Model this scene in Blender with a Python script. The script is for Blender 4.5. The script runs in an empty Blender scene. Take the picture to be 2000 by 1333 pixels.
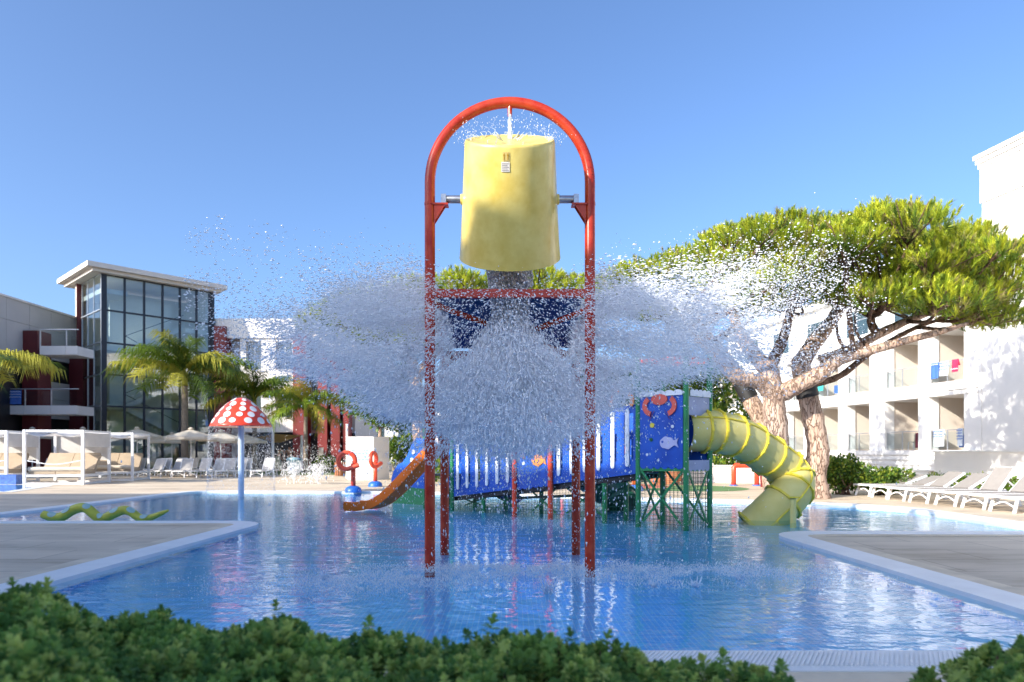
import bpy, bmesh, math, random
import numpy as np
from mathutils import Vector, Matrix
from mathutils.geometry import tessellate_polygon

S = bpy.context.scene
COL = S.collection
PI = math.pi
R = math.radians

# ---------------------------------------------------------------- camera, sky, sun, exposure
CAM_H = 1.28                      # eye height above the water
FPX = 1333.3                      # focal length in photograph pixels (24 mm lens)
cam_d = bpy.data.cameras.new('camera')
cam = bpy.data.objects.new('camera', cam_d)
COL.objects.link(cam)
cam.location = (0, 0, CAM_H)
cam.rotation_euler = (R(90), 0, 0)
cam_d.sensor_width = 36
cam_d.lens = 24
cam_d.shift_y = (885 - 666.5) / 2000
cam_d.clip_start = 0.1
cam_d.clip_end = 5000
cam_d.dof.use_dof = True
cam_d.dof.focus_distance = 8.2
cam_d.dof.aperture_fstop = 1.9
S.camera = cam

SUN_EL = 24.0
SUN_AZ = (-0.766, -0.643)           # where the sun stands, seen from the pool
world = bpy.data.worlds.new('World')
S.world = world
world.use_nodes = True
wn = world.node_tree
for n in list(wn.nodes):
    wn.nodes.remove(n)
sky_n = wn.nodes.new('ShaderNodeTexSky')
sky_n.sky_type = 'NISHITA'
sky_n.sun_disc = False
sky_n.sun_elevation = R(SUN_EL)
sky_n.sun_rotation = math.atan2(SUN_AZ[0], SUN_AZ[1])
sky_n.altitude = 0
sky_n.air_density = 0.8
sky_n.dust_density = 3.0
sky_n.ozone_density = 5.4
bg_n = wn.nodes.new('ShaderNodeBackground')
bg_n.inputs['Strength'].default_value = 0.15
out_n = wn.nodes.new('ShaderNodeOutputWorld')
wn.links.new(sky_n.outputs[0], bg_n.inputs[0])
wn.links.new(bg_n.outputs[0], out_n.inputs[0])

sun_d = bpy.data.lights.new('sun', 'SUN')
sun_d.energy = 3.5
sun_d.angle = R(0.53)
sun_d.color = (1.0, 0.93, 0.82)
sun = bpy.data.objects.new('sun', sun_d)
COL.objects.link(sun)
_h = math.cos(R(SUN_EL))
_dir = Vector((-SUN_AZ[0] * _h, -SUN_AZ[1] * _h, -math.sin(R(SUN_EL))))
sun.rotation_euler = _dir.to_track_quat('-Z', 'Y').to_euler()
sun.location = (-20, -20, 30)

S.view_settings.view_transform = 'Standard'
S.view_settings.look = 'None'
S.view_settings.exposure = 1.17
S.view_settings.gamma = 1
S.view_settings.use_curve_mapping = False
S.cycles.max_bounces = 20
S.cycles.diffuse_bounces = 18
S.cycles.glossy_bounces = 4
S.cycles.transparent_max_bounces = 32
S.cycles.caustics_reflective = False
S.cycles.caustics_refractive = False
S.cycles.use_denoising = True

rnd = random.Random(11)
rng = np.random.default_rng(11)


# ---------------------------------------------------------------- helpers
def P(px, py, Y):
    """point at distance Y whose picture position was measured as (px, py)"""
    return Vector(((px - 1000) / FPX * Y, Y, CAM_H - (py - 885) / FPX * Y))


def G(px, py, z=0.0):
    """point on the level z"""
    Y = FPX * (CAM_H - z) / (py - 885)
    return Vector(((px - 1000) / FPX * Y, Y, z))


PM = {}


def tag(o, label=None, cat=None, group=None, kind=None):
    if label: o['label'] = label
    if cat: o['category'] = cat
    if group: o['group'] = group
    if kind: o['kind'] = kind
    return o


def thing(name, label, cat, loc=(0, 0, 0), rz=0.0, group=None):
    o = bpy.data.objects.new(name, None)
    o.empty_display_size = 0.1
    COL.objects.link(o)
    o.location = loc
    o.rotation_euler = (0, 0, rz)
    PM[o.name] = Matrix.Translation(Vector(loc)) @ Matrix.Rotation(rz, 4, 'Z')
    return tag(o, label, cat, group)


def copy_tree(o, parent=None):
    c = o.copy()
    COL.objects.link(c)
    c.parent = parent
    for ch in list(o.children):
        copy_tree(ch, c)
    return c


def basis(d):
    d = Vector(d).normalized()
    a = Vector((0, 0, 1)) if abs(d.z) < 0.95 else Vector((1, 0, 0))
    u = d.cross(a).normalized()
    v = u.cross(d).normalized()
    return u, v, d


class MB:
    """collects shapes for ONE mesh object"""
    def __init__(s):
        s.v = []; s.f = []; s.mi = []

    def add(s, vs, fs, mi=0):
        b = len(s.v)
        s.v += [tuple(x) for x in vs]
        s.f += [tuple(i + b for i in f) for f in fs]
        s.mi += [mi] * len(fs)
        return s

    def box(s, lo, hi, mi=0):
        x0, y0, z0 = lo; x1, y1, z1 = hi
        v = [(x0,y0,z0),(x1,y0,z0),(x1,y1,z0),(x0,y1,z0),(x0,y0,z1),(x1,y0,z1),(x1,y1,z1),(x0,y1,z1)]
        return s.add(v, [(0,3,2,1),(4,5,6,7),(0,1,5,4),(1,2,6,5),(2,3,7,6),(3,0,4,7)], mi)

    def obox(s, c, ax, ay, az, mi=0):
        """box from a centre and three half-axis vectors"""
        c = Vector(c); ax = Vector(ax); ay = Vector(ay); az = Vector(az)
        v = [c + i*ax + j*ay + k*az for k in (-1,1) for (i,j) in ((-1,-1),(1,-1),(1,1),(-1,1))]
        return s.add(v, [(0,3,2,1),(4,5,6,7),(0,1,5,4),(1,2,6,5),(2,3,7,6),(3,0,4,7)], mi)

    def beam(s, p, q, w, h=None, up=(0,0,1), mi=0):
        p = Vector(p); q = Vector(q); h = w if h is None else h
        d = (q - p)
        L = d.length / 2
        d.normalize()
        upv = Vector(up)
        if abs(d.dot(upv)) > 0.98: upv = Vector((0, 1, 0))
        u = d.cross(upv).normalized(); v = u.cross(d).normalized()
        return s.obox((p + q) / 2, u * w / 2, d * L, v * h / 2, mi)

    def tube(s, pts, r, n=10, cap=True, mi=0):
        pts = [Vector(p) for p in pts]
        rr = r if isinstance(r, (list, tuple)) else [r] * len(pts)
        vs = []; fs = []
        u = None
        for i, p in enumerate(pts):
            d = (pts[min(i+1, len(pts)-1)] - pts[max(i-1, 0)]).normalized()
            if u is None:
                u, _, _ = basis(d)
            else:
                u = (u - d * u.dot(d)).normalized()
            w = d.cross(u)
            for k in range(n):
                a = 2*PI*k/n
                vs.append(p + (u*math.cos(a) + w*math.sin(a)) * rr[i])
        for i in range(len(pts)-1):
            for k in range(n):
                k2 = (k+1) % n
                fs.append((i*n+k, i*n+k2, (i+1)*n+k2, (i+1)*n+k))
        if cap:
            fs.append(tuple(range(n-1, -1, -1)))
            fs.append(tuple((len(pts)-1)*n + k for k in range(n)))
        return s.add(vs, fs, mi)

    def lathe(s, prof, n=24, c=(0,0,0), ax=None, mi=0, closed=False):
        """prof: list of (r, z)"""
        c = Vector(c)
        M = Matrix.Identity(3) if ax is None else Matrix(ax).transposed()
        vs = []; fs = []
        for r, z in prof:
            for k in range(n):
                a = 2*PI*k/n
                vs.append(c + M @ Vector((r*math.cos(a), r*math.sin(a), z)))
        for i in range(len(prof)-1):
            for k in range(n):
                k2 = (k+1) % n
                fs.append((i*n+k, i*n+k2, (i+1)*n+k2, (i+1)*n+k))
        if prof[0][0] > 1e-4 and closed: fs.append(tuple(range(n-1,-1,-1)))
        if prof[-1][0] > 1e-4 and closed: fs.append(tuple((len(prof)-1)*n+k for k in range(n)))
        return s.add(vs, fs, mi)

    def prism(s, poly, o, ux, uy, th, mi=0):
        """flat outline (2D) in the plane (o, ux, uy), thickness th along ux x uy"""
        o = Vector(o); ux = Vector(ux); uy = Vector(uy); nz = ux.cross(uy).normalized()
        n = len(poly)
        tri = tessellate_polygon([[Vector((p[0], p[1], 0)) for p in poly]])
        a = [o + ux*p[0] + uy*p[1] for p in poly]
        b = [x + nz*th for x in a]
        area = sum(poly[i][0]*poly[(i+1)%n][1]-poly[(i+1)%n][0]*poly[i][1] for i in range(n))
        fs = []
        for t in tri:
            q = [poly[i] for i in t]
            ar = (q[1][0]-q[0][0])*(q[2][1]-q[0][1])-(q[2][0]-q[0][0])*(q[1][1]-q[0][1])
            t = tuple(t) if ar > 0 else tuple(reversed(t))
            fs.append(tuple(i+n for i in t))
            fs.append(tuple(reversed(t)))
        for i in range(n):
            j = (i+1) % n
            fs.append((i, j, j+n, i+n) if area > 0 else (j, i, i+n, j+n))
        return s.add(a+b, fs, mi)

    def build(s, name, m, parent=None, smooth=False, world=True, angle=None):
        me = bpy.data.meshes.new(name)
        v = s.v
        if parent is not None and world:
            inv = PM[parent.name].inverted()
            v = [tuple(inv @ Vector(x)) for x in v]
        me.from_pydata(v, [], s.f)
        ms = m if isinstance(m, (list, tuple)) else [m]
        for x in ms: me.materials.append(x)
        if len(ms) > 1: me.polygons.foreach_set('material_index', s.mi)
        if smooth:
            me.polygons.foreach_set('use_smooth', [True]*len(me.polygons))
            if angle:
                try: me.set_sharp_from_angle(angle=R(angle))
                except Exception: pass
        me.update()
        o = bpy.data.objects.new(name, me)
        COL.objects.link(o)
        if parent is not None:
            o.parent = parent
            PM[o.name] = PM[parent.name].copy()
        else:
            PM[o.name] = Matrix.Identity(4)
        return o


def np_mesh(name, v, f, mats, parent=None, mi=None, smooth=False):
    """v (N,3), f (M,k) -> one mesh object"""
    if parent is not None:
        inv = np.array(PM[parent.name].inverted())
        v = v @ inv[:3, :3].T + inv[:3, 3]
    me = bpy.data.meshes.new(name)
    n, m, k = len(v), len(f), f.shape[1]
    me.vertices.add(n); me.loops.add(m*k); me.polygons.add(m)
    me.vertices.foreach_set('co', np.ascontiguousarray(v, dtype=np.float32).ravel())
    me.loops.foreach_set('vertex_index', np.ascontiguousarray(f, dtype=np.int32).ravel())
    me.polygons.foreach_set('loop_start', np.arange(0, m*k, k, dtype=np.int32))
    for x in (mats if isinstance(mats, (list, tuple)) else [mats]): me.materials.append(x)
    if mi is not None: me.polygons.foreach_set('material_index', np.ascontiguousarray(mi, dtype=np.int32))
    if smooth: me.polygons.foreach_set('use_smooth', np.ones(m, dtype=bool))
    me.update(calc_edges=True)
    me.validate()
    o = bpy.data.objects.new(name, me)
    COL.objects.link(o)
    if parent is not None:
        o.parent = parent
        PM[o.name] = PM[parent.name].copy()
    return o


def frames(d, spin):
    """(N,3) directions + spin -> (N,3,3), columns x,y,z with z along d"""
    d = d / np.linalg.norm(d, axis=1, keepdims=True)
    a = np.where(np.abs(d[:, 2:3]) < 0.9, np.array([[0, 0, 1.0]]), np.array([[1.0, 0, 0]]))
    x = np.cross(a, d); x /= np.linalg.norm(x, axis=1, keepdims=True)
    y = np.cross(d, x)
    c, s_ = np.cos(spin)[:, None], np.sin(spin)[:, None]
    return np.stack([x*c + y*s_, y*c - x*s_, d], axis=2)


def scatter(tv, tf, pos, M, sc):
    n, k = len(pos), len(tv)
    v = np.einsum('nij,kj->nki', M, tv) * np.asarray(sc).reshape(n, 1, -1) + pos[:, None, :]
    f = tf[None] + (np.arange(n) * k)[:, None, None]
    return v.reshape(-1, 3), f.reshape(-1, tf.shape[1])


def mat(name, col, rough=0.5, var=0.08, scale=4.0, bump=0.0, bscale=60.0, metal=0.0, spec=0.5, coat=0.0,
        col2=None, thr=(0.35, 0.65), detail=5.0, transl=0.0, sheen=0.0, bdist=0.01):
    m = bpy.data.materials.new(name)
    m.use_nodes = True
    t = m.node_tree
    b = t.nodes['Principled BSDF']
    b.inputs['Roughness'].default_value = rough
    b.inputs['Metallic'].default_value = metal
    b.inputs['Specular IOR Level'].default_value = spec
    b.inputs['Coat Weight'].default_value = coat
    tc = t.nodes.new('ShaderNodeTexCoord')
    nz = t.nodes.new('ShaderNodeTexNoise')
    nz.inputs['Scale'].default_value = scale
    nz.inputs['Detail'].default_value = detail
    nz.inputs['Roughness'].default_value = 0.6
    t.links.new(tc.outputs['Object'], nz.inputs['Vector'])
    rp = t.nodes.new('ShaderNodeValToRGB')
    rp.color_ramp.elements[0].position = thr[0]
    rp.color_ramp.elements[1].position = thr[1]
    c1 = [min(1, c*(1-var)) for c in col[:3]]
    c2 = list(col2) if col2 else [min(1, c*(1+var)) for c in col[:3]]
    rp.color_ramp.elements[0].color = (*c1, 1)
    rp.color_ramp.elements[1].color = (*c2, 1)
    t.links.new(nz.outputs['Fac'], rp.inputs[0])
    t.links.new(rp.outputs[0], b.inputs['Base Color'])
    if bump:
        n2 = t.nodes.new('ShaderNodeTexNoise')
        n2.inputs['Scale'].default_value = bscale
        n2.inputs['Detail'].default_value = 4
        t.links.new(tc.outputs['Object'], n2.inputs['Vector'])
        bp = t.nodes.new('ShaderNodeBump')
        bp.inputs['Strength'].default_value = bump
        bp.inputs['Distance'].default_value = bdist
        t.links.new(n2.outputs['Fac'], bp.inputs['Height'])
        t.links.new(bp.outputs[0], b.inputs['Normal'])
    if transl:
        tr = t.nodes.new('ShaderNodeBsdfTranslucent')
        t.links.new(rp.outputs[0], tr.inputs['Color'])
        mx = t.nodes.new('ShaderNodeMixShader')
        mx.inputs[0].default_value = transl
        t.links.new(b.outputs[0], mx.inputs[1]); t.links.new(tr.outputs[0], mx.inputs[2])
        t.links.new(mx.outputs[0], t.nodes['Material Output'].inputs['Surface'])
    return m


def both_sides(t, fr, ior):
    """thin sheet: the same reflection from either side"""
    ge = t.nodes.new('ShaderNodeNewGeometry')
    mr = t.nodes.new('ShaderNodeMapRange')
    mr.inputs['To Min'].default_value = ior; mr.inputs['To Max'].default_value = 1.0/ior
    t.links.new(ge.outputs['Backfacing'], mr.inputs['Value'])
    t.links.new(mr.outputs[0], fr.inputs[0])


def glass_mat(name, tint, ior=1.5, rough=0.0, minrefl=0.0):
    m = bpy.data.materials.new(name)
    m.use_nodes = True
    t = m.node_tree
    t.nodes.remove(t.nodes['Principled BSDF'])
    tr = t.nodes.new('ShaderNodeBsdfTransparent'); tr.inputs[0].default_value = (*tint, 1)
    gl = t.nodes.new('ShaderNodeBsdfGlossy'); gl.inputs['Roughness'].default_value = rough
    fr = t.nodes.new('ShaderNodeFresnel'); both_sides(t, fr, ior)
    mp = t.nodes.new('ShaderNodeMapRange')
    mp.inputs['To Min'].default_value = minrefl; mp.inputs['To Max'].default_value = 1.0
    mx = t.nodes.new('ShaderNodeMixShader')
    t.links.new(fr.outputs[0], mp.inputs['Value'])
    t.links.new(mp.outputs[0], mx.inputs[0])
    t.links.new(tr.outputs[0], mx.inputs[1]); t.links.new(gl.outputs[0], mx.inputs[2])
    t.links.new(mx.outputs[0], t.nodes['Material Output'].inputs['Surface'])
    return m


# ---------------------------------------------------------------- materials
M_deck = mat('deck concrete', (0.46, 0.37, 0.28), 0.75, 0.28, 0.55, 0.25, 30, thr=(0.3, 0.7), detail=9, spec=0.3)
M_band = mat('border stone', (0.66, 0.55, 0.40), 0.7, 0.15, 2.0, 0.2, 60)
M_coping = mat('white coping', (0.80, 0.80, 0.78), 0.5, 0.04, 3, 0.05, 80)
M_red = mat('red frame paint', (0.40, 0.016, 0.007), 0.26, 0.10, 6, 0.05, 25, spec=0.4, col2=(0.54, 0.070, 0.025), thr=(0.3, 0.75))
M_darkred = mat('dark red leg paint', (0.34, 0.010, 0.010), 0.22, 0.08, 6, 0.04, 25, coat=0.5)
M_yellow = mat('yellow bucket', (0.76, 0.57, 0.115), 0.36, 0.08, 4, 0.12, 22, coat=0.15, col2=(0.82, 0.67, 0.20), detail=8)
M_blueplate = mat('dark blue plate', (0.010, 0.035, 0.22), 0.35, 0.1, 4)
M_steel = mat('steel', (0.42, 0.43, 0.45), 0.32, 0.15, 20, metal=0.9)
M_sticker = mat('sticker', (0.75, 0.70, 0.62), 0.6, 0.03)
M_stickera = mat('sticker arrow', (0.45, 0.26, 0.01), 0.6, 0.03)
M_stickert = mat('sticker print', (0.35, 0.33, 0.32), 0.6, 0.03)
M_green = mat('green post paint', (0.020, 0.22, 0.075), 0.4, 0.12, 5, 0.05, 40)
M_dgreen = mat('dark green tunnel', (0.012, 0.095, 0.050), 0.3, 0.25, 4, 0.08, 12)
M_blue = mat('blue board', (0.010, 0.070, 0.42), 0.38, 0.12, 3, 0.05, 30, col2=(0.012, 0.10, 0.50))
M_bluewave = mat('blue wave board', (0.012, 0.11, 0.52), 0.38, 0.12, 3)
M_slat = mat('white slat', (0.72, 0.76, 0.80), 0.45, 0.05)
M_coral = mat('coral red board', (0.62, 0.10, 0.07), 0.5, 0.15, 8)
M_orangeb = mat('orange board', (0.78, 0.26, 0.04), 0.5, 0.1, 8)
M_lav = mat('lavender board', (0.46, 0.48, 0.70), 0.5, 0.05, 8)
M_grey = mat('grey blue board', (0.28, 0.33, 0.48), 0.5, 0.08, 6)
M_orange = mat('orange slide', (0.76, 0.165, 0.012), 0.42, 0.08, 3, 0.05, 20, spec=0.3)
M_tube = mat('yellow green tube', (0.74, 0.64, 0.19), 0.5, 0.06, 2.0, 0.05, 20, col2=(0.80, 0.72, 0.28), transl=0.12, spec=0.35)
M_tubef = mat('yellow flange', (0.70, 0.58, 0.05), 0.4, 0.08, 6)
M_mred = mat('mushroom red', (0.78, 0.055, 0.018), 0.28, 0.05, 4, coat=0.4)
M_mwhite = mat('mushroom white', (0.82, 0.80, 0.78), 0.35, 0.03, 4)
M_pole = mat('pale blue pole', (0.48, 0.60, 0.74), 0.35, 0.05, 4)
M_snake = mat('snake yellow green', (0.50, 0.50, 0.055), 0.45, 0.12, 6, 0.06, 40)
M_snakes = mat('snake pale blue spot', (0.33, 0.50, 0.47), 0.5, 0.08, 8)
M_ring = mat('orange red sprayer', (0.78, 0.085, 0.035), 0.35, 0.06, 5)
M_base = mat('blue base', (0.02, 0.14, 0.55), 0.4, 0.1, 5)
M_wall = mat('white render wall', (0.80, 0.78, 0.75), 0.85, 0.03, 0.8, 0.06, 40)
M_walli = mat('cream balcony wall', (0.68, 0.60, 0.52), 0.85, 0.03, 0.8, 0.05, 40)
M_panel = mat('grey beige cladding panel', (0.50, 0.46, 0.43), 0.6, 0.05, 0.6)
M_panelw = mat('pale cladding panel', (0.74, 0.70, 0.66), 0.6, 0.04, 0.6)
M_maroon = mat('maroon cladding', (0.20, 0.020, 0.018), 0.55, 0.12, 1.2)
M_maroon_shade = mat('shaded maroon cladding', (0.105, 0.010, 0.012), 0.55, 0.12, 1.2)  # the maroon cladding again, with shade put into its colour
M_fascia = mat('roof fascia', (0.66, 0.60, 0.54), 0.6, 0.04, 1)
M_mull = mat('dark blue mullion', (0.012, 0.018, 0.032), 0.4, 0.1, 3)
M_inner = mat('cream interior wall', (0.74, 0.72, 0.60), 0.8, 0.05, 0.5)
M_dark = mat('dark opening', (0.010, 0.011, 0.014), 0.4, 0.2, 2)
M_glass = glass_mat('tower glass', (0.87, 0.93, 0.965), 1.5, 0.0, 0.08)
M_glassr = glass_mat('railing glass', (0.90, 0.94, 0.95), 1.35, 0.0, 0.02)
M_win = mat('window glass', (0.05, 0.075, 0.08), 0.08, 0.3, 1.5, spec=0.9)
M_alu = mat('aluminium', (0.55, 0.56, 0.57), 0.35, 0.05, 10, metal=0.6)
M_white = mat('white powder coat', (0.82, 0.82, 0.82), 0.4, 0.03, 5)
M_sling = mat('grey beige sling', (0.31, 0.285, 0.265), 0.8, 0.05, 6, 0.2, 200)
M_slingw = mat('off white sling', (0.50, 0.465, 0.43), 0.8, 0.05, 6, 0.2, 200)
M_cush = mat('beige cushion', (0.42, 0.33, 0.235), 0.85, 0.07, 3, 0.2, 60)
M_cushl = mat('cream roll cushion', (0.62, 0.55, 0.44), 0.85, 0.07, 3, 0.2, 60)
M_fabric = mat('white awning fabric', (0.74, 0.72, 0.69), 0.85, 0.04, 3, 0.1, 60, transl=0.3)
M_canopy = mat('ecru parasol fabric', (0.78, 0.70, 0.58), 0.85, 0.05, 3, 0.1, 60, transl=0.3)
M_sail = mat('tan shade sail', (0.55, 0.34, 0.13), 0.85, 0.06, 3, 0.1, 60, transl=0.3)
M_bark = mat('pine bark', (0.22, 0.12, 0.075), 0.9, 0.45, 5, 1.0, 22, thr=(0.3, 0.7), detail=8, spec=0.2, bdist=0.05, col2=(0.34, 0.21, 0.145))
M_barkd = mat('pine branch bark', (0.11, 0.065, 0.045), 0.9, 0.35, 6, 0.8, 25, spec=0.2, bdist=0.03)
M_band_black = mat('black trunk band', (0.012, 0.012, 0.013), 0.6, 0.2, 8)
M_palmt = mat('palm trunk', (0.23, 0.19, 0.15), 0.9, 0.2, 6, 0.5, 18, spec=0.2)
M_needle = [mat('pine needles %s' % n, c, 0.55, 0.16, 1.5, spec=0.3, transl=0.35) for n, c in
            (('bright', (0.50, 0.53, 0.04)), ('fresh', (0.35, 0.44, 0.035)), ('deep', (0.14, 0.22, 0.03)), ('old', (0.32, 0.29, 0.09)))]
M_palm = [mat('palm leaf %s' % n, c, 0.45, 0.15, 1.5, spec=0.4, transl=0.35) for n, c in
          (('green', (0.20, 0.29, 0.030)), ('yellow', (0.42, 0.40, 0.055)), ('dark', (0.09, 0.15, 0.026)))]
M_hedge = [mat('hedge leaf %s' % n, c, 0.6, 0.15, 5, spec=0.25, transl=0.35) for n, c in
           (('mid', (0.25, 0.41, 0.10)), ('pale', (0.50, 0.60, 0.17)), ('deep', (0.13, 0.26, 0.07)))]
M_bush = [mat('shrub leaf %s' % n, c, 0.5, 0.15, 5, spec=0.35, transl=0.3) for n, c in
          (('mid', (0.10, 0.19, 0.022)), ('pale', (0.24, 0.29, 0.030)), ('deep', (0.045, 0.10, 0.020)))]
M_grass = mat('lawn', (0.10, 0.16, 0.03), 0.9, 0.3, 3)
M_skin = mat('skin', (0.50, 0.26, 0.17), 0.6, 0.06, 8)
M_hair = mat('dark hair', (0.03, 0.02, 0.015), 0.6, 0.1, 8)
M_dress = mat('patterned skirt', (0.62, 0.66, 0.50), 0.8, 0.5, 12, col2=(0.70, 0.74, 0.64), thr=(0.45, 0.55))
M_short = mat('blue swim shorts', (0.10, 0.20, 0.30), 0.7, 0.3, 12)
M_bin = mat('pale blue bin', (0.30, 0.50, 0.60), 0.5, 0.08, 6)
M_wood = mat('reddish wood slat', (0.33, 0.13, 0.06), 0.7, 0.2, 8)
M_terra = mat('terracotta', (0.42, 0.17, 0.08), 0.8, 0.15, 6)
M_towelb = mat('blue towel', (0.06, 0.16, 0.50), 0.9, 0.1, 10, 0.3, 120)
M_towelw = mat('white towel', (0.68, 0.74, 0.80), 0.9, 0.05, 10, 0.3, 120)
M_towelt = mat('teal towel', (0.05, 0.42, 0.40), 0.9, 0.08, 10, 0.3, 120)
M_towelr = mat('pink red towel', (0.72, 0.03, 0.10), 0.9, 0.2, 10, 0.3, 120)
M_bath = mat('dark red and navy robe', (0.20, 0.01, 0.03), 0.9, 0.3, 3)
M_print = mat('blue print', (0.05, 0.30, 0.62), 0.6, 0.1, 10)
M_net = mat('green net cord', (0.015, 0.10, 0.07), 0.7, 0.1, 10)
M_bluetile = mat('blue tile wall', (0.05, 0.13, 0.42), 0.4, 0.35, 9)


def deck_mat():
    m = bpy.data.materials.new('deck slabs')
    m.use_nodes = True
    t = m.node_tree
    b = t.nodes['Principled BSDF']
    b.inputs['Roughness'].default_value = 0.75
    b.inputs['Specular IOR Level'].default_value = 0.3
    tc = t.nodes.new('ShaderNodeTexCoord')
    n1 = t.nodes.new('ShaderNodeTexNoise'); n1.inputs['Scale'].default_value = 0.7; n1.inputs['Detail'].default_value = 9; n1.inputs['Roughness'].default_value = 0.65
    mp = t.nodes.new('ShaderNodeMapping'); mp.inputs['Scale'].default_value = (0.45, 1.3, 1)
    t.links.new(tc.outputs['Object'], mp.inputs['Vector']); t.links.new(mp.outputs[0], n1.inputs['Vector'])
    r1 = t.nodes.new('ShaderNodeValToRGB')
    e = r1.color_ramp.elements
    e[0].position = 0.30; e[0].color = (0.44, 0.345, 0.24, 1)
    e[1].position = 0.62; e[1].color = (0.76, 0.63, 0.47, 1)
    q = e.new(0.45); q.color = (0.64, 0.52, 0.38, 1)
    t.links.new(n1.outputs['Fac'], r1.inputs[0])
    br = t.nodes.new('ShaderNodeTexBrick')
    br.inputs['Scale'].default_value = 1.0; br.inputs['Brick Width'].default_value = 1.6; br.inputs['Row Height'].default_value = 0.8
    br.inputs['Mortar Size'].default_value = 0.012; br.inputs['Mortar Smooth'].default_value = 0.4
    br.inputs['Color1'].default_value = (1, 1, 1, 1); br.inputs['Color2'].default_value = (0.86, 0.87, 0.88, 1); br.inputs['Mortar'].default_value = (0.52, 0.50, 0.48, 1)
    t.links.new(tc.outputs['Object'], br.inputs['Vector'])
    mx = t.nodes.new('ShaderNodeMix'); mx.data_type = 'RGBA'; mx.blend_type = 'MULTIPLY'; mx.inputs[0].default_value = 0.8
    t.links.new(r1.outputs[0], mx.inputs[6]); t.links.new(br.outputs['Color'], mx.inputs[7])
    t.links.new(mx.outputs[2], b.inputs['Base Color'])
    bp = t.nodes.new('ShaderNodeBump'); bp.inputs['Strength'].default_value = 0.3; bp.inputs['Distance'].default_value = 0.01
    t.links.new(n1.outputs['Fac'], bp.inputs['Height']); t.links.new(bp.outputs[0], b.inputs['Normal'])
    return m


M_deck = deck_mat()


def bark_mat(name, c_plate, c_plate2, c_crack, scale):
    m = bpy.data.materials.new(name)
    m.use_nodes = True
    t = m.node_tree
    b = t.nodes['Principled BSDF']
    b.inputs['Roughness'].default_value = 0.9
    b.inputs['Specular IOR Level'].default_value = 0.2
    tc = t.nodes.new('ShaderNodeTexCoord')
    mp = t.nodes.new('ShaderNodeMapping'); mp.inputs['Scale'].default_value = (1, 1, 0.26)
    t.links.new(tc.outputs['Object'], mp.inputs['Vector'])
    n0 = t.nodes.new('ShaderNodeTexNoise'); n0.inputs['Scale'].default_value = scale*0.9; n0.inputs['Detail'].default_value = 3
    t.links.new(mp.outputs[0], n0.inputs['Vector'])
    mxv = t.nodes.new('ShaderNodeMix'); mxv.data_type = 'VECTOR'; mxv.inputs[0].default_value = 0.22
    t.links.new(mp.outputs[0], mxv.inputs[4]); t.links.new(n0.outputs['Color'], mxv.inputs[5])
    vo = t.nodes.new('ShaderNodeTexVoronoi'); vo.feature = 'DISTANCE_TO_EDGE'; vo.inputs['Scale'].default_value = scale
    t.links.new(mxv.outputs[1], vo.inputs['Vector'])
    vc = t.nodes.new('ShaderNodeTexVoronoi'); vc.inputs['Scale'].default_value = scale
    t.links.new(mxv.outputs[1], vc.inputs['Vector'])
    r1 = t.nodes.new('ShaderNodeValToRGB')
    r1.color_ramp.elements[0].color = (*c_plate, 1); r1.color_ramp.elements[1].color = (*c_plate2, 1)
    t.links.new(vc.outputs['Color'], r1.inputs[0])
    r2 = t.nodes.new('ShaderNodeValToRGB')
    r2.color_ramp.elements[0].position = 0.0; r2.color_ramp.elements[1].position = 0.085
    r2.color_ramp.elements[0].color = (0, 0, 0, 1); r2.color_ramp.elements[1].color = (1, 1, 1, 1)
    t.links.new(vo.outputs['Distance'], r2.inputs[0])
    mx = t.nodes.new('ShaderNodeMix'); mx.data_type = 'RGBA'
    t.links.new(r2.outputs[0], mx.inputs[0])
    mx.inputs[6].default_value = (*c_crack, 1)
    t.links.new(r1.outputs[0], mx.inputs[7])
    t.links.new(mx.outputs[2], b.inputs['Base Color'])
    bp = t.nodes.new('ShaderNodeBump'); bp.inputs['Strength'].default_value = 0.9; bp.inputs['Distance'].default_value = 0.04
    t.links.new(r2.outputs[0], bp.inputs['Height'])
    t.links.new(bp.outputs[0], b.inputs['Normal'])
    return m


M_bark = bark_mat('pine bark plates', (0.44, 0.29, 0.21), (0.60, 0.45, 0.35), (0.22, 0.135, 0.095), 11)
M_barkd = bark_mat('pine branch bark plates', (0.17, 0.10, 0.07), (0.27, 0.175, 0.125), (0.04, 0.024, 0.018), 14)


def pool_floor_mat():
    m = bpy.data.materials.new('pool mosaic')
    m.use_nodes = True
    t = m.node_tree
    b = t.nodes['Principled BSDF']
    b.inputs['Roughness'].default_value = 0.3
    tc = t.nodes.new('ShaderNodeTexCoord')
    br = t.nodes.new('ShaderNodeTexBrick')
    br.offset = 0.0
    br.inputs['Scale'].default_value = 1.0
    br.inputs['Brick Width'].default_value = 0.045
    br.inputs['Row Height'].default_value = 0.045
    br.inputs['Mortar Size'].default_value = 0.0035
    br.inputs['Color1'].default_value = (0.030, 0.42, 0.84, 1)
    br.inputs['Color2'].default_value = (0.050, 0.52, 0.90, 1)
    br.inputs['Mortar'].default_value = (0.40, 0.66, 0.88, 1)
    t.links.new(tc.outputs['Object'], br.inputs['Vector'])
    t.links.new(br.outputs['Color'], b.inputs['Base Color'])
    return m


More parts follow.
